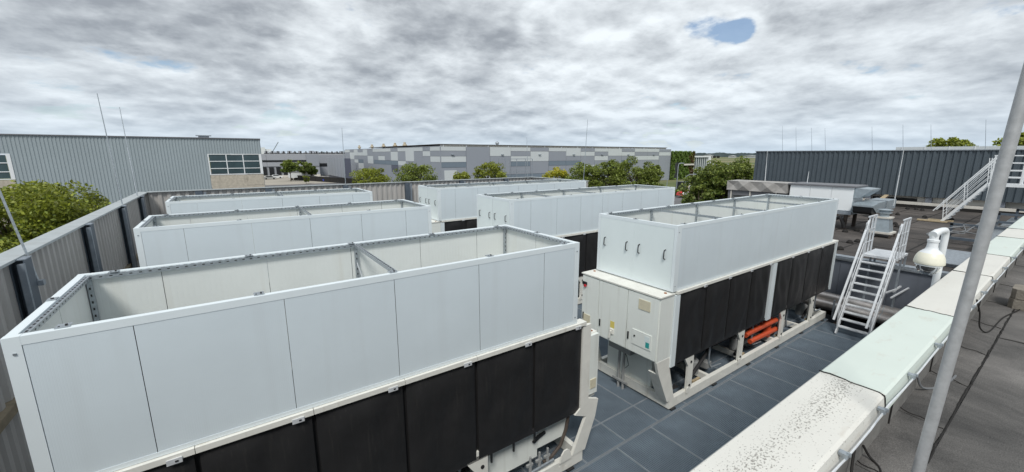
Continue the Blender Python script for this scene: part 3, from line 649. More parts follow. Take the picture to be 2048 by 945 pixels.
for xx in (3.5, 3.7, 3.88):
    b = MB().tube([(xx + .2, YF + .08, -5.36), (xx + .2, YF + .08, -5.18)], .030, 8); b.tube([(xx + .2, YF + .08, -5.18), (xx + .2, YF + .08, -5.02)], .020, 8); b.box(xx + .12, xx + .25, YF + .06, YF + .10, -5.19, -5.15)
    part('service_valve', b, GREYBOX, CH2, True)
part('pipework', MB().tube([(4.58, YF + .1, -4.55), (4.52, YF + .1, -4.85), (4.40, YF + .1, -5.12), (4.2, YF + .1, -5.25), (4.0, YF + .1, -5.28)], .03, 8), RUSTB, CH2, True)
part('pipework', MB().tube([(3.5, YF + .06, -5.33), (4.2, YF + .06, -5.30)], .035, 8), GALV, CH2, True)
part('lifting_lug', MB().prism([(4.28, -5.37), (4.56, -5.37), (4.52, -5.20), (4.46, -5.15), (4.38, -5.15), (4.32, -5.22)], 1, YF - .03, YF - .005), CREAM, CH2)
for xx in (2.9, 3.32, 3.75): part('hanger', MB().box(xx - .012, xx + .012, YF + .02, YF + .05, -4.70, -4.52), BLACKP, CH2)
EN2 = enclosure(-1.56, 4.60, YF, [-.81, .36, 1.53, 2.71, 3.87], [1.60], False, 'large white open-topped panel screen filling the foreground, one cross beam inside', 'short panel screens in the left column', cw=.095)
part('brace_plate', MB().bar((1.60, YF + 2.12 - .125, -1.72), (1.66, YF + 2.12 - .15, -1.98), .05, .012), ALU, EN2)
copy_tree(CH2, Vector(CH2.location) + Vector((0, 5.85, 0)), 'short cream chiller hidden under the second panel screen of the left column')
copy_tree(CH2, Vector(CH2.location) + Vector((0, 11.35, 0)), 'short cream chiller hidden under the farthest panel screen of the left column')
copy_tree(EN2, Vector(EN2.location) + Vector((0, 5.85, 0)), 'second open-topped white panel screen of the left column, right behind the foreground one')
copy_tree(EN2, Vector(EN2.location) + Vector((0, 11.35, 0)), 'farthest short white panel screen, next to the left corner of the fence')

# ------------------------------------------------------------------ screen fence round the deck
FZ = -1.5
fn = thing('screen_fence', (-2.8, 0.8, DK), 'tall corrugated beige metal screen fence with blue-grey posts around the plant deck', 'fence')
FX, FY, FX2 = -2.82, 22.35, 17.3
lp = [1.6, 5.4, 9.15, 12.95, 17.0, 20.6]
bp_ = [-1.0, 1.6, 5.05, 8.35, 11.8, 15.05]
def hpost(p, n, stay=True):
    """H column at p, normal n pointing inside"""
    x, y = p; b = MB()
    if n[0]:
        s = n[0]; b.box(x, x + s * .02, y - .13, y + .13, DK, FZ - .05); b.box(x + s * .02, x + s * .15, y - .008, y + .008, DK, FZ - .05); b.box(x + s * .15, x + s * .17, y - .13, y + .13, DK, FZ - .05)
        b.v = [(min(max(v[0], min(x, x + s * .17)), max(x, x + s * .17)), v[1], v[2]) for v in b.v]
        part('fence_post', b, POST, fn)
        part('stay', MB().box(x + s * .10, x + s * .17, y - .20, y - .135, DK, FZ - .1), POSTL, fn)
        part('post_cap', MB().box(min(x, x + s * .18), max(x, x + s * .18), y - .135, y + .135, FZ - .05, FZ - .035), POSTL, fn)
    else:
        s = n[1]; b.box(x - .13, x + .13, y, y + s * .02, DK, FZ - .05); b.box(x - .008, x + .008, y + s * .02, y + s * .15, DK, FZ - .05); b.box(x - .13, x + .13, y + s * .15, y + s * .17, DK, FZ - .05)
        part('fence_post', b, POST, fn)
        part('stay', MB().box(x + .16, x + .25, y + s * .15, y + s * .14, DK, FZ - .1), POSTL, fn)
ys = [0.9] + lp + [FY]
for a, b_ in zip(ys[:-1], ys[1:]):
    part('cladding_panel', MB().corr(1, a + .004, b_ - .004, FX, -3.34, FZ - .03, .28, .05, 1, .03), CORR, fn)
    part('cladding_panel', MB().corr(1, a + .004, b_ - .004, FX - .02, DK - .1, -3.48, .25, .035, 1, .03), CORR, fn)
    part('rail', MB().box(FX - .03, FX + .12, a + .003, b_ - .003, -3.475, -3.345), BEAM, fn)
for y in lp: hpost((FX + .05, y), (1, 0))
xs = [FX] + bp_ + [FX2]
for a, b_ in zip(xs[:-1], xs[1:]):
    part('cladding_panel', MB().corr(0, a + .004, b_ - .004, FY, DK - .1, FZ - .03, .28, .05, -1, .03), CORR, fn)
for x in bp_: hpost((x, FY - .05), (0, -1))
ye = 17.0
part('cladding_panel', MB().corr(1, ye, FY - .004, FX2, DK - .1, FZ - .03, .28, .05, -1, .03), CORR, fn)
hpost((FX2 - .05, ye + .3), (-1, 0)); hpost((FX2 - .05, 19.8), (-1, 0))
part('coping', MB().prism([(FX - .16, FZ + .0), (FX + .13, FZ - .02), (FX + .13, FZ - .06), (FX + .115, FZ - .03), (FX - .145, FZ - .015), (FX - .16, FZ - .10)][::-1], 1, .9, FY + .13), COPE, fn)
part('coping', MB().box(FX + .13, FX2 - .13, FY - .13, FY + .13, FZ - .028, FZ - .0), COPE, fn)
part('coping', MB().box(FX2 - .13, FX2 + .13, ye, FY + .13, FZ - .026, FZ + .002), COPE, fn)

# ------------------------------------------------------------------ lightning rods
def rod(base, top, r0, r1, label, clamp=True, m=GALV, grp='lightning rods'):
    T = thing('lightning_rod', base, label, 'lightning rod', grp)
    a, b = Vector(base), Vector(top); mid = a.lerp(b, .55)
    part('lower_tube', MB().tube([a, mid], r0, 8), m, T, True)
    part('upper_rod', MB().tube([mid, b], r1, 6, r2=r1 * .7), m, T, True)
    if clamp: part('clamp', MB().box(a.x - .06, a.x + .06, a.y - .05, a.y + .05, a.z - .03, a.z + .05), GALVD, T)
    return T
rod((-2.60, 9.35, -2.0), (-3.12, 9.6, 1.7), .016, .013, 'lightning rod fixed to the left fence post at the very left edge of the photo')
rod((-2.72, 17.33, -1.6), (-2.86, 17.62, 1.8), .018, .015, 'tall lightning rod rising from the left fence in front of the grey hall')
rod((-2.78, 20.6, -1.6), (-2.95, 21.5, 1.75), .02, .015, 'lightning rod at the left corner of the fence, right of the taller one')
rod((5.08, 22.28, -1.55), (5.12, 22.3, 1.33), .018, .014, 'thin dark lightning rod on the back fence left of the patchwork hall')
rod((16.9, 22.28, -1.55), (16.83, 22.3, 1.13), .018, .013, 'lightning rod at the far right corner of the back fence')
rod((17.35, 17.40, -1.5), (17.42, 17.30, 1.98), .018, .014, 'tall lightning rod at the end post of the fence behind the farthest right screen')
rod((17.6, 12.0, -2.2), (17.55, 11.9, -.6), .016, .013, 'short pale rod standing behind the middle long screen before the green wall')

# ------------------------------------------------------------------ parapet and own roof
pr = thing('parapet', (2.5, .58, -1.55), 'low white and mint metal-capped parapet running diagonally past the near roof', 'parapet')
prof = [(.735, -1.225), (.72, -1.205), (.60, -1.2), (.455, -1.2), (.440, -1.207), (.425, -1.29), (.432, -1.29), (.45, -1.225), (.722, -1.235), (.722, -1.32), (.735, -1.32)]
secs = [(-2.5, .3, COPM), (.303, 2.64, COPL), (2.643, 4.40, COPM), (4.403, 6.20, COPC), (6.203, 7.6, COPC), (7.603, 9.4, COPM), (9.403, 10.6, COPC), (10.603, 13.0, COPM), (13.003, 15.5, COPM), (15.503, 18.2, COPC)]
rr = random.Random(4)
for a, b_, m in secs: part('coping_cap', MB().prism(prof[::-1], 0, a, b_), m, pr)
for a, b_, m in secs[:-1]:
    x = b_ + .0015; pts = []
    for k in range(13):
        y = .728 - k * .024; pts.append((x + .07 * (.72 - y) * (-1) + .008 * rr.uniform(-1, 1), y, -1.199 if k < 12 else -1.2))
    pts += [(pts[-1][0], .436, -1.212), (pts[-1][0], .426, -1.29)]
    part('joint_sealant', MB().tube(pts, .0038, 5), TAR, pr)
part('upstand', MB().prism([(.47, -1.545), (.47, -1.24), (.70, -1.24), (.70, -1.56), (.47, -1.56)][::-1], 0, -2.5, 18.2), UPST, pr)
for k in range(16): part('felt_lap', MB().box(2.0 + k * 1.0, 2.006 + k * 1.0, .462, .469, -1.545, -1.30), TAR, pr)
# conductor wire clipped along the lip
wr = []
for k in range(60):
    x = .2 + k * .3; wr.append((x, .413 + .004 * math.sin(k * 1.7), -1.232 - .012 * math.sin(k * math.pi / 2.6) ** 2))
wire = thing('lightning_conductor', (2.5, .41, -1.23), 'thin metal conductor wire clipped along the roof side edge of the parapet', 'conductor wire')
part('wire', MB().tube(wr, .0042, 6), ALU, wire, True)
for x in (1.46, 1.98, 2.5, 3.05, 3.7, 4.35, 4.9, 5.5, 6.1, 6.9, 7.7, 8.6, 9.6):
    part('clip', MB().box(x - .014, x + .014, .402, .436, -1.226, -1.214).tube([(x - .012, .413, -1.232), (x + .012, .413, -1.232)], .011, 8).box(x - .004, x + .004, .395, .41, -1.222, -1.206), GALV, wire)
def smooth(P, n=6):
    P = [Vector(p) for p in P]; out = []
    for i in range(len(P) - 1):
        a, b_, c_, d_ = P[max(i - 1, 0)], P[i], P[i + 1], P[min(i + 2, len(P) - 1)]
        for k in range(n):
            t = k / n; out.append(.5 * ((2 * b_) + (c_ - a) * t + (2 * a - 5 * b_ + 4 * c_ - d_) * t * t + (3 * b_ - a - 3 * c_ + d_) * t ** 3))
    return out + [P[-1]]
cb = thing('roof_cables', (4.8, .35, -1.5), 'thin dark cables hanging off the parapet edge and running over the felt', 'cable')
part('cable', MB().tube(smooth([(5.25, .43, -1.24), (5.3, .40, -1.36), (5.32, .38, -1.5), (5.4, .33, -1.542), (6.0, .30, -1.542), (6.6, .22, -1.542), (7.6, .20, -1.542)]), .006, 6), TAR, cb, True)
part('cable', MB().tube(smooth([(3.55, .46, -1.42), (3.6, .44, -1.50), (3.75, .40, -1.54), (3.95, .36, -1.54), (4.1, .35, -1.542)]), .007, 6), CABLE, cb, True)
part('cable', MB().tube(smooth([(2.35, .462, -1.40), (2.28, .44, -1.50), (2.30, .40, -1.54), (2.42, .37, -1.541), (2.52, .39, -1.541), (2.55, .44, -1.52), (2.52, .465, -1.46)]), .006, 6), TAR, cb, True)
# own roof
struct('near_roof', MB().box(-4, 24, -9, .70, -9.5, -1.56), FELT)
nr = thing('felt_covering', (3, .1, -1.555), 'weathered dark bitumen felt sheets covering the near roof', 'roof felt')
def sheetmb(x0, x1, y0, y1, z, seed, sl=0.0):
    r = random.Random(seed); nx = max(3, int((x1 - x0) / .08)); b = MB(); vs = []; top = []
    for i in range(nx + 1):
        x = x0 + (x1 - x0) * i / nx
        vs += [(x, y0 + r.uniform(-.004, .004), z), (x, y1, z + sl), (x, y0, z - .012), (x, y1, z - .012)]
    fs = []
    for i in range(nx):
        k = i * 4; fs += [(k, k + 4, k + 5, k + 1), (k + 2, k + 6, k + 4, k), (k + 1, k + 5, k + 7, k + 3)]
    fs += [(0, 1, 3, 2), (nx * 4, nx * 4 + 2, nx * 4 + 3, nx * 4 + 1)]
    return b.add(vs, fs)
xj = [-2, .6, 1.6, 2.45, 3.22, 3.98, 4.75, 5.6, 6.5, 7.5, 9, 11, 14, 18]
for i, (a, b_) in enumerate(zip(xj[:-1], xj[1:])): part('felt_sheet', sheetmb(a + .004, b_ - .004, .275, .47, -1.547, i, .012), FELT, nr)
for i, (a, b_) in enumerate(((-3, 2.42), (2.43, 5.3), (5.31, 8.5), (8.51, 13), (13.01, 20))): part('felt_sheet', sheetmb(a, b_, -.9, .262, -1.549, 40 + i), FELT, nr)
for i, (a, b_) in enumerate(((-3, 3.6), (3.61, 9.0), (9.01, 20))): part('felt_sheet', sheetmb(a, b_, -2.1, -.915, -1.550, 60 + i), FELT, nr)
sm = MB(); r = random.Random(3); x = .2; pts = []
while x < 12: pts.append((x, .268 + r.uniform(-.006, .006), -1.548)); x += .07
sm.tube(pts, .0052, 5)
part('bitumen_seam', sm, TAR, nr)
for i, xx in enumerate(xj[1:-1]):
    pts = [(xx + .012 * math.sin(k * 1.3 + i) + .04 * k / 8, .275 + .2 * k / 8, -1.547 + .0015 * k) for k in range(9)]
    part('bitumen_seam', MB().tube(pts, .0045, 5), TAR, nr)
for xx in (2.425, 5.305, 8.5):
    pts = [(xx + .012 * math.sin(k * 1.1), .262 - .9 * k / 14, -1.549) for k in range(15)]
    part('bitumen_seam', MB().tube(pts, .0055, 5), TAR, nr)
pb = thing('paver_block', (6.55, .18, -1.545), 'stacked round-cornered concrete ballast block on the near roof at the right edge', 'concrete block')
for k, (zz, w_) in enumerate(((-1.545, .15), (-1.44, .145))):
    q = w_; c = .035; P = [(6.6 - q, .17 - q + c), (6.6 - q + c, .17 - q), (6.6 + q - c, .17 - q), (6.6 + q, .17 - q + c), (6.6 + q, .17 + q - c), (6.6 + q - c, .17 + q), (6.6 - q + c, .17 + q), (6.6 - q, .17 + q - c)]
    part('block', MB().prism(P, 2, zz, zz + .098), PAVER, pb)
# pole in the foreground
PA = Vector((2.235, .232, -1.31)); PB = Vector((2.33, .20, .05)); dv = (PB - PA)
pl_ = thing('foreground_pole', tuple(PA - dv * .18), 'leaning grey galvanised pole crossing the right foreground from bottom to top', 'pole')
part('tube', MB().tube([PA - dv * .18, PB + dv * 1.4], .0195, 24), POLE, pl_, True)
part('base_plate', MB().box(2.10, 2.33, .12, .36, -1.553, -1.543), GALVD, pl_)

# ------------------------------------------------------------------ dome camera
cx_, cy_ = 5.66, .825
cc = thing('security_camera', (5.9, .80, -1.4), 'white dome security camera hanging from a gooseneck on the parapet edge', 'security camera')
post = (5.905, .79)
part('gooseneck', MB().tube([(5.905, .785, -1.7), (5.905, .785, -.82), (5.90, .786, -.785), (5.885, .788, -.758), (5.86, .79, -.745), (5.80, .80, -.742), (5.70, .82, -.752)], .029, 16), WHITE, cc, True)
part('elbow_cap', MB().tube([(5.71, .818, -.752), (5.655, .826, -.765), (5.625, .832, -.772)], .034, 16), WHITE, cc, True)
part('neck', MB().lathe([(.046, 0), (.046, .022), (.034, .026), (.034, .075), (.0001, .08)], (cx_, cy_, -.845), 20), WHITE, cc, True)
part('shell', MB().lathe([(.113, -.150), (.116, -.145), (.1145, -.12), (.110, -.09), (.100, -.062), (.084, -.038)], (cx_, cy_, -.915), 32), DOMEC, cc, True)
part('shell_top', MB().lathe([(.0845, -.039), (.068, -.022), (.050, -.006), (.042, .02), (.040, .068), (.0001, .07)], (cx_, cy_, -.915), 32), WHITE, cc, True)
part('dome_ring', MB().lathe([(.102, .01), (.102, -.004), (.095, -.006), (.095, .01)], (cx_, cy_, -1.078), 28), WHITE, cc, True)
def glassy(t, b, v, s):
    b.inputs['Transmission Weight'].default_value = .92; b.inputs['IOR'].default_value = 1.08
DG = mat('dome_glass', (.62, .64, .66), .04, build=glassy)
part('dome', MB().lathe([(.094, .02), (.092, -.012), (.084, -.044), (.064, -.074), (.034, -.092), (.0001, -.098)], (cx_, cy_, -1.083), 28), DG, cc, True)
part('lens_unit', MB().lathe([(.0001, -.060), (.035, -.054), (.055, -.03), (.060, .0), (.0001, .0)], (cx_, cy_, -1.088), 20), BLACKP, cc, True)
part('wall_bracket', MB().box(post[0] - .07, post[0] + .07, .736, post[1] - .02, -1.62, -1.42), WHITE, cc)

# ------------------------------------------------------------------ lower east roof, wall, pipes
struct('east_roof_block', MB().box(18.24, 39.9, -6, 14.0, GR, RF - .02), GREYW)
struct('east_roof_block', MB().box(39.9, 75, -30, 18.2, GR, RF - .022), GREYW)
er = struct('east_roof', MB().box(18.24, 39.9, -6, 14.0, RF - .02, RF), FELT2)
wl = thing('deck_wall', (18.2, .7, DK), 'blue-grey sheet wall at the end of the deck behind the aluminium stairs', 'wall')
yj = [.72, 2.1, 3.5, 4.9, 6.3, 7.7, 9.1, 10.5, 12, 14]
for a, b_ in zip(yj[:-1], yj[1:]): part('wall_sheet', MB().box(18.20, 18.235, a + .004, b_ - .004, -6.3, RF - .07), GREYW, wl)
part('flashing', MB().box(18.16, 18.50, .72, 14, RF - .066, RF + .05), GALVD, wl)
part('flashing_edge', MB().box(18.14, 18.158, .72, 14, RF - .09, RF - .02), GALV, wl)
pp = thing('insulated_pipes', (17.6, 3, DK), 'two thick metal-clad pipes running low along the blue-grey wall', 'pipes')
for xx, zz, r_ in ((17.72, -5.18, .20), (17.42, -5.58 + .21, .17)):
    y = 1.0
    while y < 12:
        part('pipe_section', MB().tube([(xx, y, zz), (xx, y + 1.19, zz)], r_, 20), STEELP, pp, True); part('pipe_band', MB().tube([(xx, y - .012, zz), (xx, y + .012, zz)], r_ + .006, 20), GALV, pp, True); y += 1.2
part('pipe_support', merge((MB().box(16.98, 17.03, 4.55, 4.60, DK, -5.0), 0), (strutholes((17.005, 4.55, DK), (17.005, 4.55, -5.0), .05, (0, -1, 0), (1, 0, 0), .02, .025), 1)), [GALVD, HOLE], pp)
# seams on the east roof
for k in range(11): part('felt_seam', MB().box(18.6, 39.8, -4.5 + k * 1.65, -4.44 + k * 1.65, RF + .002, RF + .006), TAR, er)
for k, xx in enumerate((21.5, 25.0, 28.8, 32, 36)): part('felt_seam', MB().box(xx, xx + .05, -4, 13.8, RF + .007, RF + .010), TAR, er)
vents = [(22.86, 5.4), (21.49, 5.6), (22.03, 5.48), (25.62, 6.1), (30.54, 6.84), (28.03, 6.16), (29.3, 5.84), (28.3, 5.55), (34.1, 6.76), (34.06, 5.54), (34.02, 4.42), (38.47, 7.18), (38.5, 6.75), (38.2, 6.4), (24.42, 6.61), (19.68, 5.39), (25.25, 6.38), (21.0, 6.1)]
names = ['nearest to the deck edge screen', 'just left of the stair handrail', 'between the stair rail and the cowl']
b = MB(); b.lathe([(.12, 0), (.12, .05), (.06, .13), (.0001, .15)], (0, 0, 0), 10)
vm_ = b.mesh('vent', TAR)
where = ['on the felt left of the galvanised cowl', 'close to the corner of the nearest long screen', 'second from the nearest long screen corner', 'before the white air unit feet', 'under the square duct end', 'left of the round capped cowl', 'behind the round capped cowl', 'right behind the round capped cowl, lower one', 'below the brown steel beams, left one', 'left of the far steel stairs', 'at the foot board of the far steel stairs', 'by the brown beam end, left', 'by the brown beam end, middle', 'by the brown beam end, right', 'beside the air unit support leg', 'nearest to the top of the aluminium stairs', 'in front of the air unit base', 'at the right end of the nearest screen']
for (x, y), wtxt in zip(vents, where):
    o = link('roof_vent', vm_, None, (x, y, RF)); o['label'] = 'small black roof vent ' + wtxt; o['category'] = 'roof vent'; o['group'] = 'small black vents on the east roof'

# ------------------------------------------------------------------ stairs
def stairs(T, P0, dirv, wdir, width, rise, run, n, mstr, mtread, railh=.95):
    """P0 = foot of first stringer, dirv horizontal climbing dir, wdir across"""
    P0 = Vector(P0); D = Vector(dirv); W = Vector(wdir); top = P0 + D * run + Vector((0, 0, rise))
    for k in (0, 1):
        o = W * (width * k)
        part('stringer', MB().bar(P0 + o - Vector((0, 0, 0)), top + o, .035, .13), mstr, T)
        h = Vector((0, 0, railh)); lo = P0 + o + D * .05 + Vector((0, 0, .35 if railh < 1 else .3))
        part('handrail', MB().bar(P0 + o - D * .40 + Vector((0, 0, .57)), top + o + h + D * .06, .055, .05), mstr, T)
        for f in ((.5,) if railh < 1.3 else (.3, .55, .8)): part('mid_rail', MB().bar(P0 + o - D * .14 * (1 - f) * 0 + Vector((0, 0, .12 + railh * f * .6)), top + o + Vector((0, 0, railh * f)), .022), mstr, T)
        for f in (.04, .5, .98): q = P0.lerp(top, f) + o; part('baluster', MB().bar(q, q + Vector((0, 0, railh * (.82 if f < .9 else 1)))+ (D * -.12), .04, .03), mstr, T)
    for i in range(1, n + 1):
        q = P0.lerp(top, i / (n + 1)); a = q + W * .02; b_ = q + W * (width - .02)
        part('tread', MB().bar(a + D * .06, b_ + D * .06, .17, .03), mtread, T)
    return top
ST = thing('access_stairs', (15.5, 3.9, DK), 'aluminium access stairs climbing from the grating deck over the grey wall', 'stairs')
tp = stairs(ST, (15.45, 4.0, DK), (1, 0, 0), (0, -1, 0), .80, 2.40, 1.42, 10, ALU, ALU, 1.12)
part('platform', MB().box(16.9, 18.25, 3.18, 4.02, -3.27, -3.20), ALU, ST)
for yy in (3.17, 4.0):
    for xx in (16.98, 17.3, 17.62):
        part('guard_post', MB().box(xx - .02, xx + .02, yy - .02, yy + .02, -3.28, -1.98), ALU, ST)
    for zz in (-1.97, -2.4, -2.82): part('guard_rail', MB().bar((16.85, yy, zz), (17.66, yy, zz), .045 if zz > -2.2 else .02), ALU, ST)
for xx, zz in ((17.7, DK), (18.22, RF + .055)):
    for yy in (3.22, 3.98): part('support_leg', MB().box(xx - .025, xx + .025, yy - .025, yy + .025, zz, -3.272), GALVD, ST)
part('brace', MB().bar((17.3, 3.2, -4.35), (18.2, 3.2, -4.35), .05), ALU, ST); part('brace', MB().bar((16.4, 3.18, -4.2), (17.7, 3.2, -4.35), .04), ALU, ST)
part('brace', MB().bar((17.2, 3.2, -4.55), (18.2, 3.0, -4.35), .04), ALU, ST)
S2 = thing('roof_stairs', (32.6, 4.6, RF), 'light grey steel stairs with handrails rising to a platform at the dark cladded building', 'stairs')
stairs(S2, (32.6, 4.62, RF + .02), (0, -1, 0), (1, 0, 0), .85, 2.2, 1.42, 10, WHITE, WHITE, 1.35)
part('platform', MB().box(32.55, 33.5, -4.0, 3.20, -1.62, -1.47), WHITE, S2)
for xx in (32.6, 33.45):
    for yy in (3.15, 2.15, 1.15, 0.1, -1.2): part('guard_post', MB().box(xx - .03, xx + .03, yy - .03, yy + .03, -1.47, -.08), WHITE, S2)
    for zz in (-.05, -.42, -.80, -1.15): part('guard_rail', MB().bar((xx, 3.2, zz), (xx, -4, zz), .055), WHITE, S2)
    for yy in (3.12, .2): part('support_leg', MB().box(xx - .045, xx + .045, yy - .045, yy + .045, RF + .05, -1.62), WHITE, S2)
for i, (a, b_) in enumerate(((5.55, 4.35), (5.2, 4.2))): single('timber_board', MB().box(32.25 + i * .6, 32.55 + i * .6, b_, a, RF + .012, RF + .075), TAN, ('pale' if i == 0 else 'darker rear') + ' timber board lying under the foot of the far steel stairs', 'timber board', 'boards under the roof stairs')

# ------------------------------------------------------------------ dark cladded building
DB = thing('dark_clad_building', (45, 0, RF), 'long dark grey trapezoidal-cladded rooftop building with a louvred gap below', 'building')
y = -29.6
while y < 18:
    part('cladding', MB().corr(1, y, min(y + 3.96, 18.24), 40.0, -2.92, .27, .33, .07, -1, .1, tz=.35), DARKCLAD, DB); y += 3.965
part('end_wall', MB().box(40.06, 62, 18.12, 18.22, -2.92, .27), DARKCLAD, DB)
part('roof', MB().box(39.88, 62, -29.6, 18.28, .272, .33), GALVD, DB)
part('lower_wall', MB().box(40.5, 61.5, -29.4, 17.8, RF, -2.90), WHITEB, DB)
for yy in [16.4 - 3.3 * k for k in range(12)]: part('column', MB().box(40.05, 40.3, yy - .16, yy + .16, RF, -2.93), GREYW, DB)
for yy in (13.2, 9.8): part('louvre_opening', MB().box(40.44, 40.49, yy - 2.9, yy - .2, -3.30, -3.10), GLASSD, DB)
part('bottom_beam', MB().box(39.7, 39.9, -20, 13.5, RF + .22, RF + .40), WHITEB, DB)
part('kerb', MB().box(39.72, 40.02, -20, 14, RF - .02, RF + .2), TAR, DB)
part('cross_wall', MB().box(40.3, 40.45, 3.5, 7.1, -3.3, -2.93), WHITEB, DB)
txt = ['first', 'second', 'third', 'fourth']
rods = [(18.78, 2.82), (17.57, 2.62), (16.26, 2.5), (15.18, 2.4), (11.79, 2.36), (9.82, 2.41), (8.17, 2.32), (5.33, 2.51)]
order = ['leftmost', 'second from the left', 'third from the left', 'fourth from the left', 'fifth from the left', 'sixth from the left', 'seventh from the left', 'rightmost']
for (yy, zt_), od in zip(rods, order):
    rod((46, yy - .3, .33), (46, yy, zt_), .016, .013, od + ' in the row of thin rods standing on the dark cladded building', m=GALVD, grp='rods on the dark building roof')
rod((26, 11.17, -1.6), (26, 11.24, .28), .016, .012, 'white thin rod beside the tarp-covered duct', m=WHITE, grp='white rods on the east roof')
rod((25.9, 9.0, -1.55), (26, 9.02, -.9), .014, .012, 'short white rod on top of the white air unit', m=WHITE, grp='white rods on the east roof')
rod((26.6, 5.48, -2.5), (26.0, 5.36, .25), .022, .016, 'tall white rod leaning on the duct end near the round cowl', m=WHITE, grp='white rods on the east roof')
FG = thing('roof_glazing_band', (70, 4, .3), 'pale low glazed band on a farther roof above the dark cladded building', 'rooftop screen')
part('screen', MB().box(70, 70.3, -8, 15.2, .3, .92), PL, FG)
for k in range(12): part('mullion', MB().box(69.95, 69.99, -8 + k * 2.05, -7.9 + k * 2.05, .3, .95), WHITE, FG)
part('body', MB().box(70.31, 80, -12, 15.2, GR, .5), GREYF, FG)

# ------------------------------------------------------------------ air handling unit, duct, cowl, beams
AH = thing('air_handling_unit', (26, 8, RF), 'white rectangular air handling unit with dark lid standing on the felt roof', 'air handling unit')
yb = [6.76, 7.66, 8.6, 9.55]
for a, b_ in zip(yb[:-1], yb[1:]): part('side_panel', MB().box(25.30, 25.36, a + .006, b_ - .006, -2.75, -1.60), AHUW, AH)
part('body', MB().box(25.362, 27.0, 6.8, 9.55, -2.78, -1.60), AHUW, AH)
part('lid', MB().box(25.22, 27.1, 6.7, 9.65, -1.598, -1.53), LIDGREY, AH)
part('base_frame', MB().box(25.25, 27.05, 6.72, 9.6, -2.95, -2.785), GALVD, AH)
for xx in (25.4, 26.8):
    for yy in (6.95, 8.2, 9.4): part('support_leg', MB().box(xx - .07, xx + .07, yy - .07, yy + .07, RF, -2.95), RUSTB, AH)
part('intake_hood', MB().prism([(6.78, -1.62), (6.15, -1.66), (6.15, -1.74), (6.55, -2.1), (6.78, -2.1)], 0, 25.45, 26.95), DUCT, AH)
part('pipe', MB().tube([(25.35, 7.3, -3.2), (25.2, 7.1, -3.1), (25.2, 6.95, -3.4), (25.25, 6.9, -3.6)], .08, 10), DARKPIPE, AH, True)
part('pipe', MB().tube([(25.5, 9.4, -3.15), (25.5, 7.0, -3.15)], .07, 10), GALVD, AH, True)
DU = thing('duct_outlet', (25, 6.0, RF), 'galvanised rectangular duct with angled open outlet beside the white air unit', 'duct')
part('duct_run', MB().box(25.5, 28.6, 5.82, 6.62, -2.75, -2.28), DUCT, DU)
part('duct_elbow', MB().box(25.36, 25.5, 6.3, 7.0, -2.86, -2.3), DUCT, DU)
part('outlet_hood', MB().prism([(25.5, -2.30), (24.75, -2.36), (24.75, -2.44), (25.5, -2.78)], 1, 5.80, 6.60), DUCT, DU)
part('opening', MB().prism([(24.745, -2.46), (25.40, -2.80), (24.95, -2.80), (24.80, -2.7)], 1, 5.84, 6.56), GLASSD, DU)
part('flange', MB().box(26.8, 26.87, 5.78, 6.66, -2.79, -2.24), GALV, DU)
for xx in (26, 28.3): part('support_leg', MB().box(xx, xx + .1, 6.1, 6.2, RF, -2.75), RUSTB, DU)
TP = thing('tarp_covered_duct', (26, 11, RF), 'long duct wrapped in creased grey tarpaulin left of the white air unit', 'wrapped duct')
b = MB(); ya = 9.66; L_ = 3.3; nc = 5; zt_, zb_ = -1.56, -2.10; rr = random.Random(5)
for j in range(nc):
    y0_, y1_ = ya + L_ * j / nc, ya + L_ * (j + 1) / nc; o_ = (-.10 if j % 2 else .07)
    jt = [rr.uniform(-.02, .02) for _ in range(4)]
    b.add([(25.2, y0_, zb_), (25.2, y1_, zb_), (25.2 + jt[1], y1_, zt_), (25.2 + jt[0], y0_, zt_), (25.2 + o_, (y0_ + y1_) / 2 + jt[2], (zb_ + zt_) / 2 + jt[3])], [(0, 1, 4), (1, 2, 4), (2, 3, 4), (3, 0, 4)])
    b.add([(25.2, y0_, zt_), (25.2, y1_, zt_), (26.45, y1_, zt_ + .02), (26.45, y0_, zt_ + .02), (25.8, (y0_ + y1_) / 2, zt_ + .05)], [(0, 1, 4), (1, 2, 4), (2, 3, 4), (3, 0, 4)])
b.add([(25.2, ya, zb_), (26.45, ya, zb_), (26.45, ya, zt_ + .02), (25.2, ya, zt_)], [(0, 1, 2, 3)]); b.add([(25.2, ya + L_, zb_), (26.45, ya + L_, zb_), (26.45, ya + L_, zt_ + .02), (25.2, ya + L_, zt_)], [(3, 2, 1, 0)])
b.add([(25.2, ya, zb_), (25.2, ya + L_, zb_), (26.45, ya + L_, zb_), (26.45, ya, zb_)], [(0, 1, 2, 3)]); b.add([(26.45, ya, zb_), (26.45, ya + L_, zb_), (26.45, ya + L_, zt_ + .02), (26.45, ya, zt_ + .02)], [(0, 1, 2, 3)])
part('tarpaulin', b, TARP, TP)
part('duct_body', MB().box(25.3, 26.3, 9.7, 12.9, -2.4, -2.12), LIDGREY, TP)
part('side_casing', MB().box(25.9, 26.8, 9.6, 13.2, -3.2, -2.41), GREYBOX, TP)
for yy in (10.2, 11.6, 12.7): part('strut', MB().box(25.25, 25.31, yy - .03, yy + .03, RF, -2.1), WHITEB, TP)
CW = thing('roof_cowl', (24.4, 5.25, RF), 'galvanised square tapered roof vent with round cap in front of the duct', 'roof cowl')
c = (24.45, 5.28)
part('foot', MB().prism([(c[0] - .42, c[1] - .42), (c[0] + .42, c[1] - .42), (c[0] + .42, c[1] + .42), (c[0] - .42, c[1] + .42)], 2, RF + .18, RF + .26), WHITEB, CW)
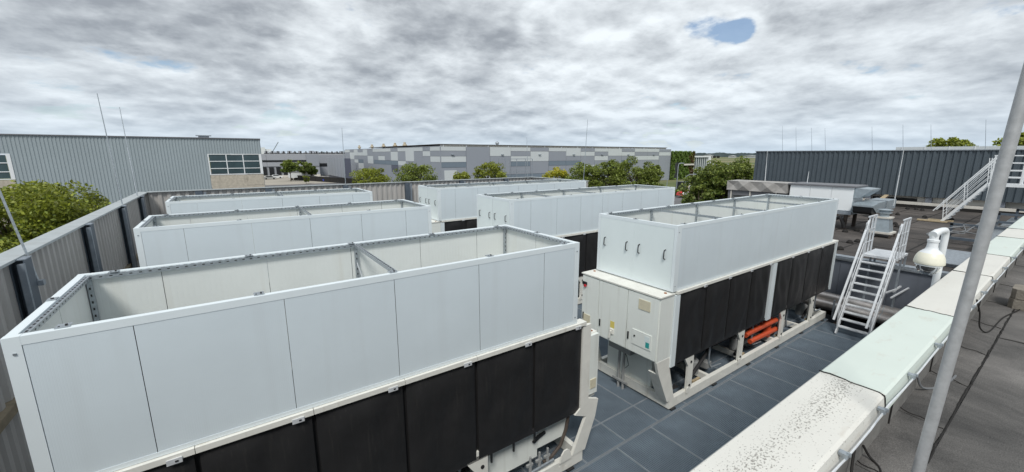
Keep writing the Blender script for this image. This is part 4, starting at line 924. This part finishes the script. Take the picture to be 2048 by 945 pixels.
def frustum(cx, cy, z0, z1, a, b_): return MB().add([(cx - a, cy - a, z0), (cx + a, cy - a, z0), (cx + a, cy + a, z0), (cx - a, cy + a, z0), (cx - b_, cy - b_, z1), (cx + b_, cy - b_, z1), (cx + b_, cy + b_, z1), (cx - b_, cy + b_, z1)], [(3, 2, 1, 0), (4, 5, 6, 7), (0, 1, 5, 4), (1, 2, 6, 5), (2, 3, 7, 6), (3, 0, 4, 7)])
part('taper_box', frustum(c[0], c[1], RF + .26, RF + .86, .32, .24), DUCT, CW)
part('collar', MB().box(c[0] - .29, c[0] + .29, c[1] - .29, c[1] + .29, RF + .86, RF + .93), WHITEB, CW)
part('cap', MB().lathe([(.17, 0), (.17, .12), (.25, .16), (.25, .20), (.19, .21), (.19, .25), (.27, .29), (.27, .32), (.0001, .36)], (c[0], c[1], RF + .93), 20), DUCT, CW, True)
for q in ((-.38, -.38), (.38, .38), (-.38, .38), (.38, -.38)): part('leg', MB().box(c[0] + q[0] - .03, c[0] + q[0] + .03, c[1] + q[1] - .03, c[1] + q[1] + .03, RF, RF + .18), RUSTB, CW)
BM = [((30.6, 8.3), (39.4, 10.6)), ((31.4, 7.3), (39.2, 8.55)), ((28.9, 8.4), (30.3, 6.4))]
for i, (a, b_) in enumerate(BM):
    T = thing('steel_beam', (a[0], a[1], RF), ['longest brown steel beam with pale timber on top, left one', 'brown steel beam with pale top nearest the stair foot', 'short brown cross beam close to the duct'][i] + ' on the felt roof', 'steel beam', 'beams on the east roof')
    part('beam', MB().bar((*a, -3.02), (*b_, -3.02), .18, .28), RUSTB, T); part('top_board', MB().bar((*a, -2.865), (*b_, -2.865), .24, .03), TAN, T)
    for q in (a, b_): part('trestle', MB().box(q[0] - .12, q[0] + .12, q[1] - .12, q[1] + .12, RF, -3.16), RUSTB, T)
# cable tray frames near the parapet on the east roof
CT = thing('cable_tray_frame', (26, 3, RF), 'blue-grey steel frames carrying cable trays and loose cables right of the dome camera', 'cable tray')
for k, (xx, ya, yb2, zz) in enumerate(((23.6, 3.35, .9, -3.28), (26.5, 3.45, .8, -3.05), (29.5, 2.6, .4, -3.1), (32, 2.6, .4, -2.95), (34.6, 2.2, .2, -2.9))):
    part('frame_bar', MB().bar((xx, ya, zz), (xx, yb2, zz), .10, .10), POST, CT); part('frame_leg', MB().box(xx - .05, xx + .05, ya - .1, ya, RF, zz + .04), POST, CT)
    part('frame_leg', MB().box(xx - .05, xx + .05, yb2, yb2 + .1, RF, zz + .04), POST, CT)
for yy in (1.4, 2.0): part('tray', MB().box(23.5, 35.5, yy, yy + .35, -3.45, -3.41), GALV, CT)
rr = random.Random(8)
for k in range(5):
    pts = [(23 + j * .8 + rr.uniform(-.1, .1), 3.0 - .12 * j + rr.uniform(-.25, .25) + k * .15, -3.15 + .14 * math.sin(j * 1.4 + k)) for j in range(9)]
    part('cable', MB().tube(pts, .025, 6), CABLE, CT, True)
single('roof_hatch', MB().box(19.6, 22.4, 1.0, 3.0, RF, RF + .10).box(19.5, 22.5, .9, 3.1, RF + .10, RF + .13), GALVD, 'flat pale metal roof panel beyond the parapet right of the dome camera', 'roof panel')

# ------------------------------------------------------------------ background buildings
LH = thing('grey_hall', (0, 75, GR), 'large grey corrugated hall with white-framed windows behind the left fence', 'building')
YL = 75
# facade around the windows (windows at x -1.7..4.9 and left of -20.8, z -2.95..0.1)
def lhclad(x0, x1, z0, z1): part('cladding', MB().corr(0, x0, x1, YL, z0, z1, .34, .055, -1, .2), LBC, LH)
lhclad(-20.75, -1.75, -9.4, 2.3); lhclad(-1.75, 5.0, .12, 2.3); lhclad(-60, -20.75, .12, 2.3)
part('roof_edge', MB().box(-60, 5.1, YL - .2, YL + .1, 2.3, 2.42), LIDGREY, LH)
part('roof', MB().box(-60, 5.1, YL + .1, YL + 55, 2.1, 2.3), LIDGREY, LH)
part('side_wall', MB().box(4.8, 5.05, YL + .2, YL + 55, GR, 2.1), LBC, LH)
def window(xa, xb, n, T, z0=-2.95, z1=.10):
    wdw = part('window', MB().box(xa, xb, YL - .06, YL + .1, z0, z0 + .1).box(xa, xb, YL - .06, YL + .1, z1 - .1, z1).box(xa, xa + .14, YL - .061, YL + .1, z0 + .1, z1 - .1).box(xb - .34, xb, YL - .061, YL + .1, z0 + .1, z1 - .1), WHITE, T)
    zz = [z0 + .1, z0 + .93, z0 + 1.98, z1 - .1]
    for i in range(n):
        a = xa + .14 + (xb - xa - .48) * i / n; b_ = xa + .14 + (xb - xa - .48) * (i + 1) / n
        for k in range(3): part('pane', MB().box(a + .06, b_ - .06, YL + .02, YL + .05, zz[k] + .05, zz[k + 1] - .05), GLASS, wdw)
        if i: part('mullion', MB().box(a - .06, a + .06, YL - .04, YL + .06, z0 + .1, z1 - .1), WHITE, wdw)
    for k in (1, 2): part('transom', MB().box(xa + .14, xb - .34, YL - .045, YL + .055, zz[k] - .05, zz[k] + .05), WHITE, wdw)
window(-1.75, 5.0, 3, LH); window(-34, -20.75, 6, LH)
for xa, xb in ((-1.72, 1.6), (1.61, 5.0), (-34, -20.78)):
    for k in range(4): part('concrete_panel', MB().box(xa + .01, xb - .01, YL - .02, YL + .18, GR + k * 1.63, GR + 1.6 + k * 1.63), CONC, LH)
part('roof_vent', MB().box(-2.6, -1.3, YL + 3, YL + 4, 2.3, 2.75).box(-2.9, -1.0, YL + 2.8, YL + 4.2, 2.76, 2.85), GALVD, LH)

PH = thing('patchwork_hall', (90, 93.7, GR), 'long modern hall with a patchwork of light and dark grey facade panels', 'building')
CX, CY = 44.07, 93.74
part('core', MB().box(CX + .3, 139, CY + .3, 192, GR, 1.9), SEAM, PH)
rz = [2.0, .92, -.41, -1.87, -3.21, -5.4, GR]
mats = {'L': PL, 'M': PM, 'D': PD, 'K': PDD}
xr = [44.1, 51.3, 58.5, 65.3, 72.1, 78.9, 85.8, 91.9, 98.1, 104.4, 111.1, 117.9, 124.8, 131.7, 139]
pat = ['LMLDMM', 'MMMMMM', 'LLMMMD', 'LMLDMD', 'MLLMMD', 'LMMDMM', 'LLMDMM', 'MLMMLM', 'LMLMMM', 'LLMMDM', 'MLMDMM', 'LMLMMM', 'LMLMMM', 'MLMMMM']
def facade(axis, a0, a1, c, s):
    i = 0
    while i < 6:
        j = i
        while j + 1 < 6 and s[j + 1] == s[i] and not (s[i] == 'M' and j - i > 3): j += 1
        z1, z0 = rz[i] - .03, rz[j + 1] + .03
        b = MB().box(a0 + .05, a1 - .05, c, c + .24, z0, z1) if axis == 0 else MB().box(c, c + .24, a0 + .05, a1 - .05, z0, z1)
        part('facade_panel', b, mats[s[i]], PH); i = j + 1
for k, s in enumerate(pat): facade(0, xr[k], xr[k + 1], CY, s)
yr = [CY + .1, 99.8, 104.6, 110.9, 117.4, 123.9, 130.3, 136.4, 143.3, 149.3, 156.1, 162, 169.3, 175, 181.7, 190]
pat2 = ['LMLMMM', 'MLMMMM', 'LMMMMM', 'LLLMMM', 'LMMLMM', 'MLLDKM', 'LMMDMM', 'LMLDMM', 'LMMDMM', 'MMLLMM', 'LLMMMM', 'MLMDLM', 'LLMLMM', 'MLLMMM', 'LMMDMM']
for k, s in enumerate(pat2): facade(1, yr[k], yr[k + 1], CX, s)
part('corner_post', MB().box(CX - .02, CX + .22, CY - .02, CY + .1, GR, 2.1), PM, PH)
part('roof_fascia', MB().box(CX + .3, 136.5, CY + .5, CY + .6, 2.02, 2.45), WHITEB, PH)
part('roof_edge', MB().box(CX + .0, 136.6, CY + .1, CY + 60, 2.45, 2.58), RUSTB, PH)
fpost = MB()
for k in range(15): fpost.box(45 + k * 6.5, 45.25 + k * 6.5, CY + .3, CY + .49, 2.0, 2.6)
part('fascia_post', fpost, WHITE, PH)
part('roof_edge', MB().box(CX - .05, CX + .4, CY + .2, 190, 2.0, 2.12), PM, PH)
for a in (45, 56.2, 60): part('roller_door', MB().box(a, a + 3.4, CY - .1, CY - .01, GR, GR + 3.6 + (2 if a < 46 else 0)), PL, PH)
for i, yy in enumerate((181, 163, 149, 137, 128)):
    T = thing('roof_chimney', (48, yy, 2.1), ['farthest left', 'second', 'third', 'fourth', 'nearest'][i] + ' tan cylindrical flue on the left wing of the patchwork hall roof', 'chimney', 'tan flues on the patchwork hall')
    part('flue', MB().lathe([(.4, 0), (.4, 1.2), (.68, 1.4), (.68, 1.75), (.4, 1.9), (.4, 2.4), (.0001, 2.5)], (48, yy, 2.0 - .9 + .3), 12), CHIM, T, True)
for xx, zz in ((66, 2.6),): single('roof_ventilator', MB().lathe([(.4, 0), (.4, .5), (.6, .6), (.5, .9), (.0001, 1.2)], (xx, CY + 8, zz), 10), GALVD, 'small round ventilator on the roof of the patchwork hall', 'roof ventilator')
lm = MB()
for xx in (47, 62, 75, 88.5, 101, 114, 128): lm.box(xx, xx + .8, CY - .35, CY - .01, -.1, .1)
part('wall_lamp', lm, GALVD, PH)
SC = thing('scaffold_frame', (62, 85, GR), 'thin steel scaffold frame standing in front of the patchwork hall', 'scaffold')
for xx in (57.5, 61, 66): 
    for yy in (85, 88): part('upright', MB().box(xx - .06, xx + .06, yy - .06, yy + .06, GR, -1.1), GALVD, SC)
for zz in (-1.1, -4.4): 
    for yy in (85, 88): part('ledger', MB().bar((57.5, yy, zz), (66, yy, zz), .12), GALVD, SC)

GB = thing('panelled_annex', (31, 150, GR), 'grey cubic annex with vertical facade panels left of the patchwork hall', 'building')
for k in range(6): part('wall_panel', MB().box(34.0, 34.3, 150.0 + k * 4.6, 154.15 + k * 4.6, GR + 1.6, -1.25), PM, GB)
part('body', MB().box(34.31, 36.5, 150.1, 177.4, GR, -1.3), PDD, GB)
BF = thing('black_fence', (28, 150, GR), 'low black site fence below the grey annex', 'fence')
for k in range(9): part('fence_panel', MB().bar((22 + k * 1.6, 176 - k * 4.5, GR + .9), (23.55 + k * 1.6, 171.7 - k * 4.5, GR + .9), .1, 1.8), TAR, BF)
LD = thing('loading_building', (23, 200, GR), 'low grey warehouse with dark loading docks beyond the parking lot', 'building')
part('body', MB().box(5, 35.2, 200.3, 260, GR, -.1), GREYF, LD)
for a, b_ in ((5, 15), (15, 30), (30, 35.2)): part('facade_panel', MB().box(a + .04, b_ - .04, 200, 200.29, -7.5 + 2.6, .12), GREYF if a < 30 else PM, LD)
part('window_band', MB().box(12, 30, 199.93, 199.99, -3.1, -2.3), GLASSD, LD)
for k in range(6): part('dock_door', MB().box(13 + k * 2.6, 14.7 + k * 2.6, 199.9, 200.28, GR + .9, -5.2), GLASSD, LD)
part('lower_wall', MB().box(5, 35.2, 199.95, 200.27, GR, GR + .88), WHITEB, LD)
LD2 = thing('link_building', (40, 215, GR), 'flat grey connecting block between the warehouse and the annex', 'building')
part('body', MB().box(35.5, 60, 210, 250, GR, 0.0), GREYF, LD2); part('window_band', MB().box(36, 48, 209.9, 209.98, -5.5, -4.0), GLASSD, LD2)
# far roof plant
rr = random.Random(11)
for k in range(16):
    xx = 22 + k * 3.2
    T = thing('rooftop_plant_unit', (xx, 300, .2), ('leftmost' if k == 0 else 'rightmost' if k == 15 else ['second', 'third', 'fourth', 'fifth', 'sixth', 'seventh', 'eighth', 'ninth', 'tenth', 'eleventh', 'twelfth', 'thirteenth', 'fourteenth', 'fifteenth'][k - 1] + ' from the left') + ' in the long row of far grey rooftop plant units', 'rooftop unit', 'far rooftop plant units')
    part('casing', MB().box(xx, xx + rr.uniform(1.6, 2.7), 300, 304, .8, 1.9 + rr.uniform(-.5, .6)), GREYF, T)
    part('frame', MB().box(xx - .2, xx + 2.4, 299.8, 304.2, .4, .8).box(xx + .5, xx + 1.2, 299.7, 299.9, 1.0, 2.2), TAR, T)
single('far_warehouse', MB().box(5, 95, 285, 340, GR, .4), FARB, 'very far flat warehouse carrying the row of rooftop plant', 'building')
wt = thing('white_silo_block', (28, 400, GR), 'far white storage block beside the crane on the left horizon', 'building')
part('body', MB().box(24, 30, 400, 410, GR, 5.8).box(30, 34.5, 401, 410, GR, 4.5), WHITE, wt)
cr = thing('crane', (35, 400, GR), 'far mobile crane with its dark boom raised to the right', 'crane')
part('boom', MB().bar((34.5, 399, 1.5), (40, 399, 10.4), .8, .6), GALVD, cr); part('cab', MB().box(32.5, 36, 398, 402, GR, 2.0), GALVD, cr)

GW = thing('green_wall_building', (135, 85, GR), 'building front completely covered by green and brown climbing plants', 'building')
part('body', MB().box(139.4, 153.8, 94.1, 112, GR, 1.0), SEAM, GW)
def leaves(n, sampler, size, mats_, seed, name='foliage', flat=None, parent=None, weights=None):
    rs = np.random.RandomState(seed); P = sampler(rs, n); n = len(P)
    nrm = rs.normal(size=(n, 3)); nrm[:, 2] = np.abs(nrm[:, 2]) + .25
    if flat is not None: nrm = nrm * .55 + np.array(flat)
    nrm /= np.linalg.norm(nrm, axis=1)[:, None]
    a = rs.normal(size=(n, 3)); u = np.cross(nrm, a); u /= np.linalg.norm(u, axis=1)[:, None]; v = np.cross(nrm, u)
    s = size * rs.uniform(.6, 1.35, (n, 1)); q = np.empty((n, 4, 3))
    q[:, 0] = P - u * s; q[:, 1] = P - v * s * .55 + nrm * s * .12; q[:, 2] = P + u * s; q[:, 3] = P + v * s * .55 + nrm * s * .12
    off = np.array(wloc(parent)) if parent is not None else 0
    me = bpy.data.meshes.new(name); me.vertices.add(4 * n); me.vertices.foreach_set('co', (q.reshape(-1, 3) - off).ravel())
    me.loops.add(4 * n); me.loops.foreach_set('vertex_index', np.arange(4 * n)); me.polygons.add(n); me.polygons.foreach_set('loop_start', np.arange(n) * 4); me.polygons.foreach_set('loop_total', np.full(n, 4))
    for m in mats_: me.materials.append(m)
    if len(mats_) > 1:
        ww = weights(P, rs) if weights else rs.randint(0, len(mats_), n); me.polygons.foreach_set('material_index', ww.astype(np.int32))
    me.update(calc_edges=True); me.validate()
    return link(name, me, parent)
def ivy(rs, n):
    x = rs.uniform(139.1, 154.2, n); z = rs.uniform(GR, 1.25, n); y = 93.7 - rs.uniform(0, .55, n) - .25 * np.sin(x * 2.1) * np.sin(z * 1.7)
    k = ~((x > 141.4) & (x < 144.0) & (z < -2.8) & (z > -9)); return np.stack([x, y, z], 1)[k]
def ivyw(P, rs): 
    t = (P[:, 0] > 151.0 + .6 * np.sin(P[:, 2] * 1.5)); return np.where(t & (rs.rand(len(P)) < .75), 2, (rs.rand(len(P)) < .35).astype(int))
leaves(11000, ivy, .33, [LEAFG, LEAFC, LEAFO], 5, 'climbing_plants', (0, -1, .3), GW, ivyw)
part('window', MB().box(141.4, 144.0, 93.4, 93.6, -9, -2.8), GLASSD, GW); part('sign_board', MB().box(146.6, 153.2, 92.6, 92.9, -4.1, -3.5), WHITEB, GW)
WG = thing('white_frame_building', (160, 100, GR), 'white framed building with tall narrow glazing right of the green wall', 'building')
part('frame', MB().box(154.4, 169.5, 95, 96, -1.1, -.5).box(167.6, 169.5, 95.0, 96, GR, -1.1), WHITE, WG)
part('glazing', MB().box(154.4, 167.5, 95.6, 95.9, GR, -1.1), GLASS, WG)
part('body', MB().box(154.4, 169, 96.01, 120, GR, -.9), GREYF, WG)
for k in range(9): part('mullion', MB().box(154.6 + k * 1.5, 154.9 + k * 1.5, 95.3, 95.58, GR, -1.2), PL, WG)

# far horizon on the right
def woods(name, pts, label):
    b = MB(); rs = random.Random(len(pts))
    (xa, ya), (xb, yb_) = pts; n = 260; vs = []
    for i in range(n + 1):
        t = i / n; x = xa + (xb - xa) * t; y = ya + (yb_ - ya) * t; h = 9 + 4.5 * math.sin(i * .13) * math.sin(i * .041 + 1) + rs.uniform(0, 3.0) + 2 * math.sin(i * .5)
        vs += [(x, y, GR), (x, y, GR + 8 + h * .75), (x + 30, y + 20, GR)]
    fs = []
    for i in range(n): k = i * 3; fs += [(k, k + 3, k + 4, k + 1), (k + 1, k + 4, k + 5, k + 2)]
    b.add(vs, fs); o = part(name, b, FARG); o['kind'] = 'stuff'; o['label'] = label
    return o
woods('distant_woods', ((1500, 1150), (1900, -300)), 'haze-tinted line of woods on the far horizon')
woods('distant_woods', ((-200, 1900), (1500, 1300)), 'haze-tinted line of woods behind the warehouses')
for k, (x, y, w_, h_) in enumerate(((1250, 700, 26, 7), (1270, 640, 18, 5), (1230, 560, 34, 6), (1400, 520, 22, 6))):
    single('far_shed', MB().box(x, x + 12, y, y + w_, GR, GR + h_).prism([(y - 1, GR + h_), (y + w_ + 1, GR + h_), (y + w_ / 2, GR + h_ + 2.2)], 0, x - 1, x + 13), FARB, ['largest pale shed left on the far airfield', 'small pale shed beside the largest far one', 'long pale shed in the middle of the far airfield', 'pale shed at the right end of the far airfield'][k], 'shed', 'sheds on the airfield')
for k in range(4):
    x, y = 521 + k * 1.9, 299 - k * 4.1
    single('field_container', MB().prism([(y - 1.1, -4.4), (y + 1.1, -4.4), (y + 1.3, -2.2), (y + .3, -1.5), (y - 1.2, -1.9)], 0, x, x + 3), TAR, ['leftmost', 'second', 'third', 'rightmost'][k] + ' of the four small dark shapes on the field beyond the trees', 'equipment', 'dark equipment on the field').location = (0, 0, 0)
single('low_flat_building', MB().box(300, 312, 158, 176, GR, -7.0), FARB, 'low grey flat-roofed building half hidden behind the right tree clump', 'building')

# ------------------------------------------------------------------ trees
def tree(name, base, top, rx, rz_, n, size, mats_, label, seed, clumps=26, lo=-.5, group='trees around the site', gaps=.0):
    base = Vector(base); T = thing(name, tuple(base), label, 'tree', group); rs0 = random.Random(seed)
    cz = top - rz_; H = top - base.z
    C = []
    for k in range(clumps):
        for _ in range(40):
            p = Vector((rs0.uniform(-1, 1), rs0.uniform(-1, 1), rs0.uniform(lo, 1)))
            if .35 < p.length < 1: break
        C.append((base.x + p.x * rx * .82, base.y + p.y * rx * .82, cz + p.z * rz_ * .84, rs0.uniform(.13, .30) * rx))
    q_ = top - max(c_[2] + .72 * c_[3] for c_ in C); C = [(c_[0], c_[1], c_[2] + q_, c_[3]) for c_ in C]
    Cn = np.array(C)
    trunk = MB(); ctr = Vector((base.x, base.y, cz))
    trunk.tube([base, base.lerp(ctr, .45) + Vector((.1, .05, 0)), ctr + Vector((0, 0, rz_ * .3))], .035 * H * .6, 9, r2=.012 * H * .6)
    for c_ in C:
        f = rs0.uniform(.45, .95); s_ = base.lerp(ctr, f); e_ = Vector(c_[:3]); m_ = s_.lerp(e_, .5) + Vector((0, 0, .08 * rx)); trunk.tube([s_, m_, e_], .008 * H, 5, r2=.002 * H, cap=False)
    part('trunk', trunk, BARK, T, True)
    def samp(rs, n):
        k = rs.randint(0, len(Cn), n); d = rs.normal(size=(n, 3)); d /= np.linalg.norm(d, axis=1)[:, None]; r = Cn[k, 3:4] * rs.uniform(.35, 1.12, (n, 1)) ** .6
        d[:, 2] *= .72; return Cn[k, :3] + d * r
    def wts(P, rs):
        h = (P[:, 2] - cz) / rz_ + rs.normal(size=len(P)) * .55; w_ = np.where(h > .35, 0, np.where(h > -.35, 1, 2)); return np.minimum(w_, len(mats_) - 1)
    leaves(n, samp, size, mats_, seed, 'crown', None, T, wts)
    return T
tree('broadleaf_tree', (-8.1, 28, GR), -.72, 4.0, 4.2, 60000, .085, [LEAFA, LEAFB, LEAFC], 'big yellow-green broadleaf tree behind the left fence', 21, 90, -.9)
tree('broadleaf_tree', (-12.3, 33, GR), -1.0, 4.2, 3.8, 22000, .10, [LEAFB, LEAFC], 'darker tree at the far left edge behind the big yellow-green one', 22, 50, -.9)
mid = [((17.3, 60.5), -1.75, 3.0, 2.4, LEAFA, 'light green tree left of the patchwork hall corner', 4200),
       ((23.1, 57.8), -1.0, 3.3, 2.6, LEAFB, 'rounded green tree in front of the left wing of the patchwork hall', 5200),
       ((28.0, 52.5), -2.35, 1.6, 1.6, LEAFA, 'small light tree by the roller door of the patchwork hall', 1800),
       ((31.9, 51.0), -.95, 2.7, 2.4, LEAFA, 'loose light green tree in front of the scaffold frame', 3800),
       ((35.6, 40.6), -1.5, 2.3, 2.2, LEAFY, 'golden yellow tree behind the corner of the back fence', 3600),
       ((36.2, 35.9), -.85, 2.8, 2.8, LEAFB, 'green tree right of the golden one', 5200),
       ((38.5, 34.0), -.55, 2.6, 3.0, LEAFB, 'green tree in the middle of the row behind the far screens', 5200),
       ((40.3, 31.6), -.15, 3.0, 3.2, LEAFB, 'tallest green tree left of the green wall', 6500),
       ((41.3, 29.9), -1.2, 1.6, 2.6, LEAFB, 'lower green tree just before the green wall', 4200),
       ((39.5, 22.8), -3.0, 1.8, 1.9, LEAFC, 'dark low tree left in the clump before the dark building', 4200),
       ((42.5, 22.8), -.5, 3.0, 3.2, LEAFC, 'dense dark green tree in the clump before the dark building', 8500),
       ((44.0, 24.6), -1.0, 3.0, 3.2, LEAFC, 'dark green tree behind the middle of the clump before the dark building', 6500),
       ((46.5, 22.6), -.2, 2.9, 3.2, LEAFC, 'dense green tree touching the end of the dark building', 8500)]
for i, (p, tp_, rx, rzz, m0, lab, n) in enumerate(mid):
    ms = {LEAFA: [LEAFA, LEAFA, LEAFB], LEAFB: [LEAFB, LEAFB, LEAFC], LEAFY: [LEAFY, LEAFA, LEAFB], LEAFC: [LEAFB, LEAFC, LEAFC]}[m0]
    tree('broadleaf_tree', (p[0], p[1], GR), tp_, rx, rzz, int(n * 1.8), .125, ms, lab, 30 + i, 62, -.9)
for p, tp_, rx, lab, sd_ in (((19.5, 168), -1.9, 3.6, 'left dark green tree by the white truck in the parking lot', 61), ((24.8, 172), -2.4, 3.4, 'middle dark green tree by the white truck in the parking lot', 62), ((27.5, 174), -3.2, 2.6, 'right dark green tree by the white truck in the parking lot', 63)):
    tree('parking_tree', (p[0], p[1], GR), tp_, rx, 2.6, 2200, .42, [LEAFB, LEAFC], lab, sd_, 22, -.8)
tree('young_tree', (21.8, 150, GR), -6.8, 1.2, 1.4, 500, .3, [LEAFA, LEAFB], 'small light green young tree before the white truck', 64, 10, -.8)
tree('broadleaf_tree', (84, 12.4, GR), 2.3, 3.3, 3.6, 9000, .22, [LEAFA, LEAFB], 'pale tree top rising behind the dark cladded building', 71, 80, -.9)
tree('broadleaf_tree', (88, 6.2, GR), 2.9, 3.2, 3.6, 9000, .22, [LEAFA, LEAFB], 'tree top next to the foreground pole behind the dark cladded building', 72, 80, -.9)
def hedgesamp(rs, n):
    x = rs.uniform(60, 108, n); y = 60 - (x - 60) * .1 + rs.uniform(-1.5, 1.5, n); return np.stack([x, y, GR + rs.uniform(0, 1.4, n)], 1)
hd = leaves(2500, hedgesamp, .4, [LEAFB, LEAFC], 77, 'hedge'); hd['kind'] = 'stuff'; hd['label'] = 'low green hedge along the road'

# ------------------------------------------------------------------ vehicles and street furniture
TK = thing('white_truck', (24, 175, GR), 'white box truck parked under the trees beyond the back fence', 'truck')
part('cargo_box', MB().box(19.8, 23.4, 174.2, 176.6, GR + .9, GR + 2.9), WHITE, TK); part('cargo_roof', MB().box(19.8, 27.3, 174.1, 176.7, GR + 2.92, GR + 3.1), LIDGREY, TK)
part('van_body', MB().box(23.45, 26.8, 174.2, 176.5, GR + .5, GR + 2.9), WHITE, TK)
part('cab', MB().prism([(26.8, GR + .5), (29.3, GR + .5), (29.4, GR + 1.2), (28.6, GR + 1.5), (27.7, GR + 2.7), (26.8, GR + 2.85)], 1, 174.25, 176.45), WHITE, TK)
part('side_window', MB().prism([(27.1, GR + 1.55), (28.3, GR + 1.5), (27.6, GR + 2.4), (27.1, GR + 2.4)], 1, 174.2, 174.249), GLASSD, TK)
for xx in (20.6, 21.6, 25.0, 28.3): part('wheel', MB().tube([(xx, 174.15, GR + .42), (xx, 174.45, GR + .42)], .42, 14), TAR, TK)
def car(x, y, rz_, m, label):
    T = thing('parked_car', (x, y, GR), label, 'car', 'parked cars'); T.rotation_euler = (0, 0, 0)
    P = [(-2.1, .3), (2.1, .3), (2.15, .75), (1.2, .95), (.7, 1.42), (-1.1, 1.45), (-1.8, .98), (-2.15, .9)]
    part('body', MB().prism([(x + a, GR + b_) for a, b_ in P], 1, y - .85, y + .85), m, T)
    part('side_window', MB().prism([(x + a, GR + b_) for a, b_ in [(1.05, .97), (.65, 1.36), (-1.0, 1.38), (-1.5, 1.0)]], 1, y - .86, y - .851), GLASSD, T)
    for xx in (-1.3, 1.3): part('wheel', MB().tube([(x + xx, y - .87, GR + .32), (x + xx, y - .6, GR + .32)], .32, 12), TAR, T)
car(14.3, 185, 0, GREYBOX, 'grey car parked left of the white truck'); car(30.5, 158, 0, BLUE, 'dark blue car parked beside the black site fence'); car(17.2, 192, 0, WHITE, 'white car parked behind the trees of the parking lot')
FL = thing('red_white_canopy', (84.2, 52.8, GR), 'small red and white round canopy beside the road', 'canopy')
part('canopy', MB().lathe([(1.7, 0), (1.5, .5), (.8, .95), (.0001, 1.15)], (84.6, 53.0, GR + .55), 12), RED, FL, True); part('stripe', MB().lathe([(1.2, .0), (1.18, .42), (.5, .8)], (84.3, 52.4, GR + .6), 8), WHITE, FL, True)
part('post', MB().box(84.55, 84.65, 52.9, 53.1, GR, GR + .6), WHITE, FL)
BN = thing('blue_banner', (87, 50.6, GR), 'blue hanging banner beside a white post near the road', 'banner')
part('cloth', MB().add([(85.8, 51.8, GR + .2), (88.2, 49.2, GR + .3), (88.25, 49.2, GR + 1.6), (85.7, 51.9, GR + 2.1), (85.85, 51.85, GR + .2), (88.25, 49.25, GR + .3), (88.3, 49.25, GR + 1.6), (85.75, 51.95, GR + 2.1)], [(0, 1, 2, 3), (7, 6, 5, 4), (0, 3, 7, 4), (1, 5, 6, 2), (3, 2, 6, 7), (0, 4, 5, 1)]), BLUE, BN)
part('post', MB().box(85.1, 85.4, 52.0, 52.3, GR, GR + 3.6), WHITE, BN); part('finial', MB().lathe([(.35, 0), (.45, .4), (.0001, .7)], (85.25, 52.15, GR + 3.6), 10), CHIM, BN, True)
def lamp(x, y, h, arm, label):
    T = thing('street_lamp', (x, y, GR), label, 'street lamp', 'street lamps')
    part('post', MB().tube([(x, y, GR), (x, y, GR + h * .9), (x + arm[0] * .15, y + arm[1] * .15, GR + h), (x + arm[0], y + arm[1], GR + h + .1)], .11, 8, r2=.06), GALV, T, True)
    part('lamp_head', MB().box(x + arm[0] - .35, x + arm[0] + .35, y + arm[1] - .35, y + arm[1] + .35, GR + h, GR + h + .22), GALV, T)
lamp(85.8, 53.6, 5.1, (4.2, -3.4), 'curved street lamp with long arm before the dark trees')
lamp(88.5, 57.5, 7.4, (.6, -.5), 'thin straight street lamp in front of the green wall')
lamp(44.0, 172, 5.5, (-1, 0), 'thin lamp post right of the white truck')
EN_ = thing('entrance_kiosk', (92, 57, GR), 'dark glazed entrance below the green wall', 'entrance')
part('body', MB().box(92, 97, 54, 60, GR, GR + 2.9), GLASSD, EN_); part('door', MB().box(91.9, 91.99, 56, 57.2, GR, GR + 2.2), TAN, EN_)
print('tris', sum(len(o.data.polygons) for o in bpy.data.objects if o.type == 'MESH'), 'objects', len(bpy.data.objects))
